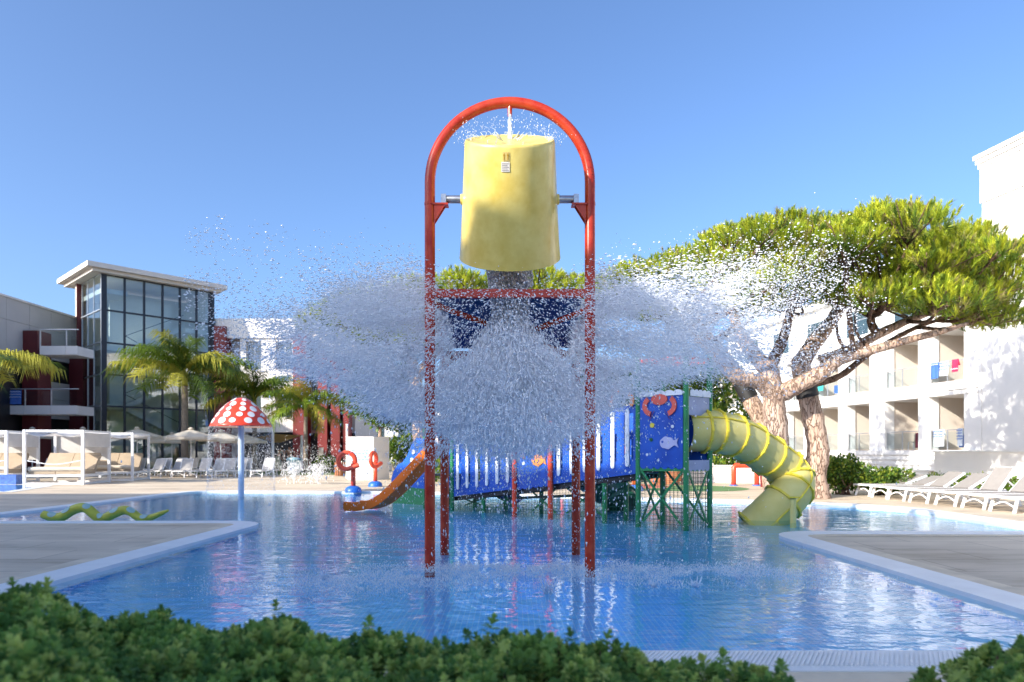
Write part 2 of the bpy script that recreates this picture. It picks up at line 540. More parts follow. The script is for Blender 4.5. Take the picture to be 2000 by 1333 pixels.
def water_mat():
    m = bpy.data.materials.new('pool water')
    m.use_nodes = True
    t = m.node_tree
    t.nodes.remove(t.nodes['Principled BSDF'])
    tc = t.nodes.new('ShaderNodeTexCoord')
    n1 = t.nodes.new('ShaderNodeTexNoise'); n1.inputs['Scale'].default_value = 2.3; n1.inputs['Detail'].default_value = 3.0
    n1.inputs['Distortion'].default_value = 0.4
    n2 = t.nodes.new('ShaderNodeTexNoise'); n2.inputs['Scale'].default_value = 7.5; n2.inputs['Detail'].default_value = 2.0
    n2.inputs['Distortion'].default_value = 0.3
    mp = t.nodes.new('ShaderNodeMapping'); mp.inputs['Scale'].default_value = (0.75, 1.25, 1)
    t.links.new(tc.outputs['Object'], mp.inputs['Vector'])
    t.links.new(mp.outputs[0], n1.inputs['Vector']); t.links.new(mp.outputs[0], n2.inputs['Vector'])
    ad = t.nodes.new('ShaderNodeMath'); ad.operation = 'MULTIPLY_ADD'; ad.inputs[1].default_value = 0.30
    t.links.new(n2.outputs['Fac'], ad.inputs[0]); t.links.new(n1.outputs['Fac'], ad.inputs[2])
    bp = t.nodes.new('ShaderNodeBump'); bp.inputs['Strength'].default_value = 0.45; bp.inputs['Distance'].default_value = 0.032
    t.links.new(ad.outputs[0], bp.inputs['Height'])
    tr = t.nodes.new('ShaderNodeBsdfTransparent'); tr.inputs[0].default_value = (0.80, 0.96, 1.0, 1)
    gl = t.nodes.new('ShaderNodeBsdfGlossy'); gl.inputs['Roughness'].default_value = 0.015
    t.links.new(bp.outputs[0], gl.inputs['Normal'])
    fr = t.nodes.new('ShaderNodeFresnel'); both_sides(t, fr, 1.33)
    t.links.new(bp.outputs[0], fr.inputs['Normal'])
    mx = t.nodes.new('ShaderNodeMixShader')
    t.links.new(fr.outputs[0], mx.inputs[0])
    t.links.new(tr.outputs[0], mx.inputs[1]); t.links.new(gl.outputs[0], mx.inputs[2])
    t.links.new(mx.outputs[0], t.nodes['Material Output'].inputs['Surface'])
    return m


def drop_mat():
    m = bpy.data.materials.new('water drops')
    m.use_nodes = True
    t = m.node_tree
    t.nodes.remove(t.nodes['Principled BSDF'])
    df = t.nodes.new('ShaderNodeBsdfDiffuse'); df.inputs[0].default_value = (0.97, 0.985, 1.0, 1)
    gl = t.nodes.new('ShaderNodeBsdfGlossy'); gl.inputs['Roughness'].default_value = 0.12
    gl.inputs['Color'].default_value = (1, 1, 1, 1)
    m2 = t.nodes.new('ShaderNodeMixShader'); m2.inputs[0].default_value = 0.10
    t.links.new(df.outputs[0], m2.inputs[1]); t.links.new(gl.outputs[0], m2.inputs[2])
    t.links.new(m2.outputs[0], t.nodes['Material Output'].inputs['Surface'])
    return m


M_pool = pool_floor_mat()
M_water = water_mat()
M_drop = drop_mat()

# ================================================================ THE SETTING
def struct(o, name=None):
    o['kind'] = 'structure'
    return o


def round_poly(pts, radii, n=10):
    out = []
    L = len(pts)
    for i in range(L):
        p = Vector(pts[i]); r = radii.get(i, 0)
        if r <= 0:
            out.append((p.x, p.y)); continue
        a = (Vector(pts[i-1]) - p).normalized(); b = (Vector(pts[(i+1) % L]) - p).normalized()
        for k in range(n+1):
            t = k/n
            q = p + a*r*(1-t)**2 + b*r*t**2
            out.append((q.x, q.y))
    return out


def offset_poly(pts, d):
    """outward for a counter-clockwise outline"""
    out = []
    L = len(pts)
    for i in range(L):
        p0 = Vector(pts[i-1]); p = Vector(pts[i]); p1 = Vector(pts[(i+1) % L])
        a = (p - p0).normalized(); b = (p1 - p).normalized()
        na = Vector((a.y, -a.x)); nb = Vector((b.y, -b.x))
        m = (na + nb)
        m = m / max(0.35, m.length_squared/2) if m.length > 1e-6 else na
        q = p + m*d
        out.append((q.x, q.y))
    return out


POOL = round_poly([(-4.45, 4.28), (4.05, 4.28), (3.98, 10.88), (8.8, 10.8), (8.8, 15.3), (8.1, 16.4), (7.1, 17.15), (6.0, 17.8),
                   (4.0, 18.5), (1.0, 19.9), (-2.0, 21.3), (-4.4, 21.9), (-10.3, 22.2), (-10.3, 12.4), (-4.38, 12.5)],
                  {0: 0.1, 1: 0.1, 2: 0.95, 3: 0.2, 4: 0.5, 12: 0.8, 13: 0.3, 14: 0.95})
COPE = offset_poly(POOL, 0.40)
BAND = offset_poly(POOL, 0.64)
Z_DECK = 0.03


def ring(mb, a, b, z, mi=0):
    n = len(a)
    v = [(x, y, z) for x, y in a] + [(x, y, z) for x, y in b]
    mb.add(v, [(i, i+n, (i+1) % n+n, (i+1) % n) for i in range(n)], mi)


# ground: one sheet to the horizon with the pool cut out
outer = [(-1500, -300), (1500, -300), (1500, 3000), (-1500, 3000)]
allp = outer + BAND
tri = tessellate_polygon([[Vector((x, y, 0)) for x, y in outer], [Vector((x, y, 0)) for x, y in BAND]])
g = MB()
fs = []
for t in tri:
    p, q, r = (allp[i] for i in t)
    ar = (q[0]-p[0])*(r[1]-p[1])-(r[0]-p[0])*(q[1]-p[1])
    fs.append(tuple(t) if ar > 0 else tuple(reversed(t)))
g.add([(x, y, Z_DECK) for x, y in allp], fs)
struct(g.build('ground', M_deck))

b = MB(); ring(b, COPE, BAND, Z_DECK + 0.004)
struct(b.build('deck_border', M_band))
b = MB(); ring(b, POOL, COPE, Z_DECK + 0.012)
n = len(POOL)
v = [(x, y, Z_DECK+0.012) for x, y in POOL] + [(x, y, -0.06) for x, y in POOL]
b.add(v, [(i, (i+1) % n, (i+1) % n+n, i+n) for i in range(n)])
v = [(x, y, Z_DECK+0.012) for x, y in COPE] + [(x, y, -0.02) for x, y in COPE]
b.add(v, [((i+1) % n, i, i+n, (i+1) % n+n) for i in range(n)])
coping = struct(b.build('pool_coping', M_coping))
# overflow grating bars on the near and side edges
gr = MB()
for i in range(290):
    x = -4.35 + i*0.029
    gr.beam((x, 3.96, Z_DECK+0.017), (x+0.16, 4.24, Z_DECK+0.017), 0.013, 0.012)
go = gr.build('overflow_grating', M_coping, coping); go['kind'] = 'stuff'
# basin
b = MB()
b.add([(x, y, -0.09) for x, y in POOL], [tuple(t) for t in tessellate_polygon([[Vector((x, y, 0)) for x, y in POOL]])])
v = [(x, y, -0.06) for x, y in POOL] + [(x, y, -0.09) for x, y in POOL]
b.add(v, [(i, (i+1) % n, (i+1) % n+n, i+n) for i in range(n)])
struct(b.build('pool_basin', M_pool))
b = MB()
fs = []
for t in tessellate_polygon([[Vector((x, y, 0)) for x, y in POOL]]):
    p, q, r = (POOL[i] for i in t)
    ar = (q[0]-p[0])*(r[1]-p[1])-(r[0]-p[0])*(q[1]-p[1])
    fs.append(tuple(t) if ar > 0 else tuple(reversed(t)))
b.add([(x, y, 0.0) for x, y in POOL], fs)
struct(b.build('pool_water', M_water))

# second pool at the far left edge
p2 = [(-24, 22.2), (-16.3, 21.9), (-17.6, 25.6), (-19.2, 26.6), (-27, 26.4)]
b = MB(); ring(b, p2, offset_poly(p2, 0.35), Z_DECK+0.010)
struct(b.build('second_pool_coping', M_coping))
b = MB(); b.add([(x, y, Z_DECK+0.006) for x, y in p2], [(0, 1, 2, 3, 4)])
struct(b.build('second_pool_water', mat('second pool water', (0.03, 0.20, 0.48), 0.05, 0.1, 3, 0.2, 8)))
b = MB().box((-25, 26.9, 0), (-19.55, 27.3, 0.42))
w = b.build('tiled_wall', M_bluetile); tag(w, 'low blue tiled wall beside the small pool at the left edge', 'wall')
# lawn strip under the far palms
b = MB().add([(-24, 40.0, Z_DECK+0.004), (-8.5, 38.5, Z_DECK+0.004), (-7, 50, Z_DECK+0.004), (-24, 50, Z_DECK+0.004)], [(0, 1, 2, 3)])
struct(b.build('lawn', M_grass))
# coloured safety pads behind the tower
b = MB()
b.lathe([(0.001, Z_DECK+0.006), (2.1, Z_DECK+0.006)], 32, (6.2, 24.2, 0))
struct(b.build('green_pad', mat('green pad', (0.12, 0.24, 0.08), 0.8, 0.15, 2)))
b = MB()
b.lathe([(0.001, Z_DECK+0.010), (1.9, Z_DECK+0.010)], 32, (4.0, 25.6, 0))
struct(b.build('coral_pad', mat('coral pad', (0.50, 0.17, 0.12), 0.8, 0.15, 2)))

# ---------------------------------------------------------------- hotel wing behind the camera (casts the pool's shade)
t = thing('hotel_wing', 'long white hotel wing behind the camera that shades the near pool', 'building', (-10, -6, 0))
A = Vector((-23.08, 5.1)); B = Vector((-3.5, -11.13)); C = Vector((-62, 5.1))
dB = (B - A).normalized(); nB = Vector((-dB.y, dB.x)) * -1
if nB.y > 0: nB = -nB
HW = 11.0
foot = [C, A, B, B + nB*9, A + nB*9 + Vector((-3, 0)), C + Vector((0, -9))]
b = MB()
b.prism([(p.x, p.y) for p in foot], (0, 0, 0), (1, 0, 0), (0, 1, 0), HW)
b.build('wall', M_wall, t)
q0 = Vector((-13.9, -14.03+0.829*13.9)); q1 = q0 - dB*1.5
MB().prism([(p.x, p.y) for p in (q1, q0, q0+nB*0.5, q1+nB*0.5)], (0, 0, HW), (1, 0, 0), (0, 1, 0), 1.75).build('slide_shade_block', M_wall, t)  # unseen block added on the roof to shade the tube slide
q2 = q0 + dB*0.72
MB().prism([(p.x, p.y) for p in (q0+dB*0.003, q2, q2+nB*0.5, q0+dB*0.003+nB*0.5)], (0, 0, HW), (1, 0, 0), (0, 1, 0), 0.85).build('low_shade_block', M_wall, t)  # lower unseen block, added to widen the shade on the tube slide
for k in range(5):
    for fl in range(3):
        c = A + dB*(3.0 + k*4.2)
        mb = MB().obox((c.x - nB.x*0.02, c.y - nB.y*0.02, 1.9 + fl*3.3), (dB.x*0.9, dB.y*0.9, 0), (nB.x*0.03, nB.y*0.03, 0), (0, 0, 1.05))
        mb.build('window', M_win, t)


# ================================================================ BUILDINGS
def panel_grid(parent, o, du, dv, nu, nv, w, h, th, nrm, m, name='panel', gap=0.02):
    """separate cladding panels, sharing one mesh"""
    o = Vector(o); du = Vector(du).normalized(); dv = Vector(dv).normalized(); nrm = Vector(nrm).normalized()
    first = None
    for j in range(nv):
        for i in range(nu):
            c = o + du*(i+0.5)*w + dv*(j+0.5)*h + nrm*th/2
            if first is None:
                first = MB().obox(c, du*(w/2-gap/2), nrm*th/2, dv*(h/2-gap/2)).build(name, m, parent)
                c0 = c
            else:
                p = first.copy(); COL.objects.link(p); p.parent = parent
                rot = PM[parent.name].to_3x3().inverted()
                p.location = rot @ (c - c0)


# ---- glass stair tower
cA = Vector((-27.7, 46.0)); dR = Vector((0.684, 0.730)).normalized(); dL = Vector((-0.730, 0.684)).normalized()
ZR = 13.35
t = thing('glass_stair_tower', 'tall glass stair tower with overhanging pale flat roof', 'building', (cA.x, cA.y, 0))
WR, WL = 7.4, 4.3
def TP(a, c, z):
    q = cA + dR*a + dL*c
    return Vector((q.x, q.y, z))
ax3 = Vector((dR.x, dR.y, 0)); ay3 = Vector((dL.x, dL.y, 0)); az3 = Vector((0, 0, 1))
rows = [0.15, 2.3, 4.45, 6.6, 8.75, 10.95, ZR]
cols = [0.30, 1.45, 2.70, 3.92, 5.12, 6.30, 7.25]
pane0 = {}
for j in range(6):
    for i in range(6):
        c = TP((cols[i]+cols[i+1])/2, 0.0, (rows[j]+rows[j+1])/2)
        MB().obox(c, ax3*((cols[i+1]-cols[i])/2-0.05), ay3*0.012, az3*((rows[j+1]-rows[j])/2-0.05)).build('pane', M_glass, t)
    for i in range(3):
        a0 = 0.15 + i*1.36
        c = TP(0.0, a0+0.68, (rows[j]+rows[j+1])/2)
        MB().obox(c, ay3*0.63, ax3*0.012, az3*((rows[j+1]-rows[j])/2-0.05)).build('pane', M_glass, t)
for i in range(7):
    wd = 0.16 if i == 0 else 0.06
    MB().obox(TP(cols[i]-(0.12 if i == 0 else 0), 0.0, ZR/2), ax3*wd, ay3*0.08, az3*ZR/2).build('mullion', M_mull, t)
MB().obox(TP(0.02, 0.0, ZR/2), ax3*0.03, ay3*0.05, az3*ZR/2).build('corner_post', M_alu, t)
for j in range(7):
    MB().obox(TP(WR/2, -0.02, rows[j]), ax3*WR/2, ay3*0.07, az3*0.055).build('transom', M_mull, t)
    MB().obox(TP(-0.02, WL/2, rows[j]), ay3*WL/2, ax3*0.05, az3*0.03).build('transom', M_alu, t)
for i in (1, 2, 3):
    MB().obox(TP(0, 0.12+1.36*i, ZR/2), ay3*0.025, ax3*0.04, az3*ZR/2).build('mullion', M_alu, t)
MB().obox(TP(WR+0.1, 0.1, ZR/2), ax3*0.12, ay3*0.15, az3*ZR/2).build('edge_column', M_mull, t)
MB().obox(TP(-0.12, WL+0.15, ZR/2), ax3*0.18, ay3*0.14, az3*ZR/2).build('edge_column', M_maroon_shade, t)
# interior: back walls, landings, stair flights
MB().obox(TP(3.6, 4.6, 6.6), ax3*3.9, ay3*0.12, az3*6.6).build('back_wall', M_inner, t)
MB().obox(TP(3.3, 2.4, 6.2), ax3*2.1, ay3*0.10, az3*6.2).build('core_wall', M_inner, t)
MB().obox(TP(7.35, 2.6, 6.6), ax3*0.10, ay3*1.9, az3*6.6).build('side_wall', M_inner, t)
for z in (4.45, 8.45, 12.3):
    MB().obox(TP(0.9, 2.2, z), ax3*0.8, ay3*2.05, az3*0.16).build('landing', M_inner, t)
    MB().obox(TP(6.4, 2.2, z-2.0), ax3*0.85, ay3*2.05, az3*0.16).build('landing', M_inner, t)
for z0, a0, a1 in ((0.1, 1.7, 5.6), (2.4, 5.6, 1.7), (4.5, 1.7, 5.6), (6.5, 5.6, 1.7), (8.5, 1.7, 5.6)):
    st = MB()
    for k in range(12):
        f = k/12
        st.obox(TP(a0+(a1-a0)*(f+1/24), 1.3, z0+2.0*f+0.08), ax3*abs(a1-a0)/24, ay3*0.7, az3*0.09)
    p, q = TP(a0, 0.62, z0), TP(a1, 0.62, z0+2.0)
    st.beam(p, q, 0.05, 0.32)
    st.build('stair_flight', M_inner, t)
    MB().tube([p+az3*0.95, q+az3*0.95], 0.025, 6).build('handrail', M_mull, t)
# roof
for z0, z1, ov in ((ZR, ZR+0.22, 0.55), (ZR+0.22, ZR+0.55, 0.85)):
    MB().prism([(-ov*1.2, -ov), (WR+ov, -ov), (WR+ov, WL+1.3+ov), (-ov*1.2, WL+1.3+ov)], (cA.x, cA.y, z0), ax3, ay3, z1-z0).build('roof_slab', M_fascia, t)
MB().tube([TP(3.5, 2, ZR+0.5), TP(3.5, 2, ZR+1.3)], 0.03, 6).build('roof_mast', M_alu, t)

# ---- shaded wing left of the tower
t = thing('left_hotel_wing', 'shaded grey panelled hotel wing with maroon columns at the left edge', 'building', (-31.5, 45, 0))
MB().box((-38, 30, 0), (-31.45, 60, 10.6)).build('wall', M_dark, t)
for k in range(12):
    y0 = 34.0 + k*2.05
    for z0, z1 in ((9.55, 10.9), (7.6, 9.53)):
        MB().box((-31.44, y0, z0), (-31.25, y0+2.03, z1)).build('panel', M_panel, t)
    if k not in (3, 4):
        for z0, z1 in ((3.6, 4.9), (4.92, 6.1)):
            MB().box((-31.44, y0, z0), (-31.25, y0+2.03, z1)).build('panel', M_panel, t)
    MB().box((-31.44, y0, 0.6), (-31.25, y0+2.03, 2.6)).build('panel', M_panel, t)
MB().box((-48, 24, 0), (-34.2, 39.6, 13.2)).build('column_shade_block', M_panel, t)  # unseen block added to throw shade on the wing's columns
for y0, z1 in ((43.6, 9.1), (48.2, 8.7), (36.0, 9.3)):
    MB().box((-31.3, y0, 0), (-30.3, y0+1.3, z1)).build('column', M_maroon_shade, t)
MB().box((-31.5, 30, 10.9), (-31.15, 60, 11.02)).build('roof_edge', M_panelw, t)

def walkway(name, label, x0, x1, y, ztop, posts):
    w = thing(name, label, 'walkway', ((x0+x1)/2, y, ztop))
    MB().box((x0, y, ztop-0.55), (x1, y+1.6, ztop)).build('slab', M_panelw, w)
    k = 0
    x = x0
    while x < x1-0.1:
        e = min(x+1.65, x1)
        MB().box((x+0.01, y-0.04, ztop-0.52), (e-0.01, y-0.002, ztop+0.02)).build('panel', M_panelw, w)
        MB().box((x+0.07, y+0.03, ztop+0.1), (e-0.07, y+0.05, ztop+0.92)).build('pane', M_glassr, w)
        MB().box((x-0.025, y+0.0, ztop+0.02), (x+0.025, y+0.08, ztop+1.02)).build('post', M_alu, w)
        x = e
    MB().tube([(x0, y+0.04, ztop+1.06), (x1, y+0.04, ztop+1.06)], 0.035, 8).build('handrail', M_alu, w)
    return w
walkway('lower_walkway', 'lower walkway with glass railing joining the glass tower at the left', -35.5, -27.2, 42.8, 4.23, 5)
walkway('upper_walkway', 'upper walkway with glass railing joining the glass tower at the left', -29.6, -27.2, 42.8, 7.96, 5)
MB_t = MB()
for i in range(3):
    tw = MB()
    x0 = -33.0 + i*0.78
    nn = 8
    for k in range(nn):
        a, c = x0+0.70*k/nn, x0+0.70*(k+1)/nn
        tw.add([(a, 42.74-0.02*math.sin(k*1.3), 4.33), (c, 42.74-0.02*math.sin((k+1)*1.3), 4.33), (c, 42.78, 5.2), (a, 42.78, 5.2)], [(0, 1, 2, 3)])
    for zz in (4.75, 4.92, 5.08):
        tw.tube([(x0+0.70*k/8, 42.71, zz+0.05*(k % 2)) for k in range(9)], 0.016, 4, mi=1)
    tw.build('beach_towel', [M_towelb, M_towelw])
    o = bpy.context.scene.objects[-1] if False else None
for i, o in enumerate([x for x in COL.objects if x.name.startswith('beach_towel')]):
    tag(o, ('leftmost', 'middle', 'rightmost')[i] + ' of three blue wave towels on the lower left walkway', 'towel', 'blue wave towels at the left')

# ---- hotel block behind the palms
t = thing('palm_hotel_block', 'pale hotel block with maroon piers behind the queen palms', 'building', (-17, 52, 0))
YB = 52.0
def bx(px, Y=YB): return (px-1000)/FPX*Y
def bz(py, Y=YB): return CAM_H-(py-885)/FPX*Y
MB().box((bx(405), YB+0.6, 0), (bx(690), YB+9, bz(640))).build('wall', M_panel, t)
MB().box((bx(405), YB-0.3, bz(662)), (bx(578), YB+0.7, bz(624))).build('parapet', M_panelw, t)
MB().box((bx(424), YB-0.55, 0), (bx(446), YB+0.6, bz(640))).build('pier', M_maroon, t)
# the pale bay: panels round four windows
zs = [bz(845), bz(815), bz(763), bz(722), bz(668), bz(660)]
xs = [bx(470), bx(482), bx(511), bx(540), bx(571), bx(577)]
for i in range(5):
    for j in range(5):
        win = i in (1, 3) and j in (1, 3)
        if not win:
            MB().box((xs[i]+0.012, YB-0.15, zs[j]+0.012), (xs[i+1]-0.012, YB+0.58, zs[j+1]-0.012)).build('panel', M_panelw, t)
        else:
            w = MB().box((xs[i], YB+0.25, zs[j]), (xs[i+1], YB+0.33, zs[j+1])).build('window', M_win, t)
            f = MB()
            for (u0, u1, v0, v1) in ((xs[i], xs[i]+0.06, zs[j], zs[j+1]), (xs[i+1]-0.06, xs[i+1], zs[j], zs[j+1]), ((xs[i]+xs[i+1])/2-0.03, (xs[i]+xs[i+1])/2+0.03, zs[j], zs[j+1])):
                f.box((u0, YB+0.18, v0), (u1, YB+0.245, v1))
            f.box((xs[i]+0.06, YB+0.18, zs[j+1]-0.06), (xs[i+1]-0.06, YB+0.245, zs[j+1]))
            f.build('window_frame', M_alu, w)
MB().box((bx(470), YB+0.3, 0), (bx(577), YB+0.55, bz(846))).build('ground_floor_glazing', M_dark, t)
for p0, p1, top, dy in ((577, 603, 655, -0.6), (627, 645, 690, -0.9), (650, 668, 700, -0.7), (672, 684, 715, -0.5)):
    MB().box((bx(p0), YB+dy, 0), (bx(p1), YB+0.6, bz(top))).build('pier', M_maroon, t)
for p0, p1 in ((604, 626), (646, 650), (668, 672)):
    for q0, q1 in ((720, 765), (790, 840)):
        MB().box((bx(p0)+0.08, YB+0.5, bz(q1)), (bx(p1)-0.05, YB+0.62, bz(q0))).build('window', M_win, t)
MB().box((bx(577), YB+0.55, 0), (bx(690), YB+0.61, bz(846))).build('ground_floor_glazing', M_dark, t)

# ---- low white building far behind the centre
t = thing('far_white_building', 'low white building far behind the play structure', 'building', (-3, 72, 0))
MB().box((-19.5, 72, 0), (12, 80, 6.2)).build('wall', M_wall, t)
for k in range(9):
    w = MB().box((-18.6+k*3.3, 71.93, 2.6), (-16.8+k*3.3, 71.99, 4.6)).build('window', M_win, t)
MB().box((-19.8, 71.6, 6.2), (12.3, 80.2, 6.6)).build('roof', M_fascia, t)

# ---- right white hotel with balconies
oR = Vector((21.9, 33.0)); dF = Vector((-0.196, 0.9806)); nI = Vector((0.9806, 0.196))
t = thing('balcony_hotel', 'white balcony hotel with tall end tower on the right', 'building', (21.9, 33.0, 0))
d3 = Vector((dF.x, dF.y, 0)); n3 = Vector((nI.x, nI.y, 0))
def RP(s, dpt, z):
    q = oR + dF*s + nI*dpt
    return Vector((q.x, q.y, z))
def rbox(s0, s1, d0, d1, z0, z1, name, m, par=t):
    return MB().obox(RP((s0+s1)/2, (d0+d1)/2, (z0+z1)/2), d3*(s1-s0)/2, n3*(d1-d0)/2, az3*(z1-z0)/2).build(name, m, par)
DEP = 2.3
END = 27.0
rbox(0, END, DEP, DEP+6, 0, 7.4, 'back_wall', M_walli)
# slabs as stacked grooved bands
def band(z0, z1, s0, s1, nb=4):
    h = (z1-z0)/nb
    for k in range(nb):
        rbox(s0, s1, -0.10-0.05*k, DEP, z0+k*h+0.015, z0+(k+1)*h-0.012, 'cornice_band', M_wall)
    rbox(s0, s1, -0.02, DEP-0.05, z0+0.004, z1-0.004, 'slab', M_wall)
band(0.35, 1.42, -0.9, END, 4)
band(4.13, 4.82, -0.9, END, 3)
band(7.37, 8.15, -0.9, END, 4)
openings = [(0.0, 2.14), (2.84, 5.23), (6.44, 8.39), (9.15, 11.4), (12.6, 14.6), (15.3, 17.5), (18.7, 20.7), (21.4, 23.6)]
edges = [-0.95] + [e for o_ in openings for e in o_] + [END]
for k in range(0, len(edges), 2):
    s0, s1 = edges[k], edges[k+1]
    dd = 0.55
    rbox(s0, s1, -0.06, dd, 0.0, 7.37, 'pillar', M_wall)
for (s0, s1) in openings:
    sp = (s1, s1+0.12)
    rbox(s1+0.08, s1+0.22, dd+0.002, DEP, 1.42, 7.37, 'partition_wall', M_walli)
towel_spots = []
for fl, zf in enumerate((1.42, 4.82)):
    for k, (s0, s1) in enumerate(openings):
        rail = MB()
        rail.beam(RP(s0, 0.04, zf+1.0), RP(s1, 0.04, zf+1.0), 0.05, 0.04)
        r_ = rail.build('handrail', M_alu, t)
        for sp in (s0+0.05, (s0+s1)/2, s1-0.05):
            MB().beam(RP(sp, 0.04, zf), RP(sp, 0.04, zf+0.98), 0.05, 0.03, up=n3).build('railing_post', M_alu, t)
        for a, c in ((s0+0.09, (s0+s1)/2-0.04), ((s0+s1)/2+0.04, s1-0.09)):
            MB().obox(RP((a+c)/2, 0.05, zf+0.5), d3*(c-a)/2, n3*0.008, az3*0.42).build('pane', M_glassr, t)
        # sliding door
        dm = (s0+s1)/2
        door = MB().obox(RP(dm, DEP-0.02, zf+1.05), d3*0.75, n3*0.02, az3*1.05).build('door', M_win, t)
        fr = MB()
        for sx in (-0.77, 0.0, 0.77):
            fr.obox(RP(dm+sx, DEP-0.06, zf+1.06), d3*0.035, n3*0.03, az3*1.06)
        fr.obox(RP(dm, DEP-0.06, zf+2.14), d3*0.80, n3*0.03, az3*0.04)
        fr.build('door_frame', M_white, door)
# roof terrace floor set back
rbox(-0.9, END, 2.4, 8, 8.15, 11.3, 'upper_wall', M_wall)
rbox(-0.9, END, 1.9, 8, 11.3, 11.75, 'upper_roof', M_wall)
for k in range(6):
    s0 = 1.2 + k*4.2
    w = rbox(s0, s0+1.9, 2.34, 2.40, 8.3, 10.4, 'window', M_win)
MB().beam(RP(-0.5, 0.15, 9.15), RP(END, 0.15, 9.15), 0.05, 0.04).build('handrail', M_alu, t)
for k in range(13):
    s0 = -0.4 + k*2.05
    MB().obox(RP(s0+1.0, 0.15, 8.68), d3*0.98, n3*0.01, az3*0.42).build('pane', M_glassr, t)
    MB().beam(RP(s0, 0.15, 8.15), RP(s0, 0.15, 9.13), 0.04, 0.03, up=n3).build('railing_post', M_alu, t)
# end tower
rbox(-16, -0.96, -0.02, 9, 0, 14.1, 'tower_wall', M_wall)
rbox(-16, -0.92, -0.10, 9, 13.0, 14.6, 'tower_frieze', M_wall)
for k in range(3):
    rbox(-16, -0.86+0.07*k, -0.16-0.07*k, 9, 14.6+0.22*k+0.01, 14.6+0.22*(k+1)-0.012, 'tower_cornice', M_wall)
rbox(-16, -0.6, -0.09, 9, 15.27, 15.33, 'tower_capping', M_fascia)

# towels and laundry on the balconies
def towel(label, s0, s1, z_top, drop, m, stripes=None, dpt=-0.01, name='towel'):
    w = MB()
    n_ = 10
    for k in range(n_):
        a, c = s0+(s1-s0)*k/n_, s0+(s1-s0)*(k+1)/n_
        o1, o2 = -0.03-0.025*math.sin(k*1.1), -0.03-0.025*math.sin((k+1)*1.1)
        w.add([RP(a, dpt+o1*0.4, z_top), RP(c, dpt+o2*0.4, z_top), RP(c, dpt+o2-0.01, z_top-drop), RP(a, dpt+o1-0.01, z_top-drop)], [(0, 1, 2, 3)])
        w.add([RP(a, dpt+0.10, z_top-0.3), RP(c, dpt+0.10, z_top-0.3), RP(c, dpt+o2*0.4, z_top), RP(a, dpt+o1*0.4, z_top)], [(0, 1, 2, 3)])
    if stripes:
        for zz in stripes:
            w.tube([RP(s0+(s1-s0)*k/8, dpt-0.065, z_top-zz+0.05*(k % 2)) for k in range(9)], 0.018, 4, mi=1)
    o = w.build(name, [m, M_towelb if m is M_towelw else M_towelw])
    tag(o, label, 'towel')
    return o
towel('blue towel over the upper right balcony rail beside a white wave towel', 1.55, 2.05, 5.86, 0.80, M_towelb, (0.12,))
towel('white towel with blue waves on the upper right balcony rail', 0.95, 1.50, 5.86, 0.72, M_towelw, (0.1, 0.26, 0.42))
towel('pink and red towel on the upper right balcony rail', 0.35, 0.75, 5.88, 0.62, M_towelr, (0.5,))
towel('wide white towel with blue waves on the lower right balcony rail', 1.2, 1.85, 2.46, 0.85, M_towelw, (0.12, 0.26, 0.38))
towel('narrow white wave towel at the right end of the lower balcony rail', 0.10, 0.42, 2.48, 0.85, M_towelw, (0.12, 0.26, 0.40, 0.54))
towel('dark blue towel hanging inside the lower right balcony', 0.5, 0.85, 2.35, 0.8, M_towelb, None, 0.5)
towel('teal towel hung on an upper balcony rail beside the pine trunk', 10.6, 11.3, 5.86, 0.62, M_towelt)
towel('small blue towel on the upper balcony rail right of the teal one', 9.4, 10.0, 5.5, 0.5, M_towelb, None, 0.3)
towel('dark red hooded robe hanging on the lower balcony', 3.2, 3.55, 2.35, 0.80, M_bath, None, 0.4, 'hanging_robe')
for s_, z_, fl in ((4.2, 1.45, 'lower balcony behind the glass railing'), (3.3, 4.84, 'upper balcony behind the glass railing')):
    c_ = thing('balcony_chair', 'pale plastic chair on the ' + fl, 'chair', RP(s_, 0.9, z_))
    MB().obox(RP(s_, 0.9, z_+0.42), d3*0.22, n3*0.22, az3*0.02).build('seat', M_canopy, c_)
    MB().obox(RP(s_, 1.12, z_+0.68), d3*0.22, n3*0.02, az3*0.24).build('backrest', M_canopy, c_)
    for a in (-0.19, 0.19):
        for c in (-0.19, 0.19):
            MB().beam(RP(s_+a, 0.9+c, z_), RP(s_+a, 0.9+c, z_+0.4), 0.035, up=n3).build('leg', M_white, c_)

# garden walls before the white hotel
w = MB(); p = [(15.1, 24.4), (18.6, 11.0), (19.0, 11.1), (19.0, 25.0)]
w.prism(p, (0, 0, 0), (1, 0, 0), (0, 1, 0), 1.30)
o = thing('terrace_wall', 'tall white garden wall behind the right sun loungers', 'wall', (16, 20, 0))
w.build('wall', M_wall, o)
MB().prism([(15.04, 24.46), (18.55, 11.0), (19.1, 11.1), (19.1, 25.1)], (0, 0, 1.302), (1, 0, 0), (0, 1, 0), 0.05).build('capping', M_coping, o)
o = thing('planter_wall', 'low white planter wall beside the shrubs', 'wall', (14, 26, 0))
MB().prism([(12.6, 27.0), (15.0, 24.6), (15.2, 24.9), (13.0, 27.4)], (0, 0, 0), (1, 0, 0), (0, 1, 0), 0.62).build('wall', M_wall, o)
MB().prism([(12.55, 26.98), (15.0, 24.53), (15.25, 24.92), (13.0, 27.46)], (0, 0, 0.622), (1, 0, 0), (0, 1, 0), 0.04).build('capping', M_coping, o)
o = thing('splash_area_wall', 'low white wall behind the red arch sprayer', 'wall', (7.5, 28.5, 0))
MB().box((7.4, 28.4, 0), (10.6, 28.7, 0.72)).build('wall', M_wall, o)
MB().box((7.35, 28.35, 0.722), (10.65, 28.75, 0.77)).build('capping', M_coping, o)

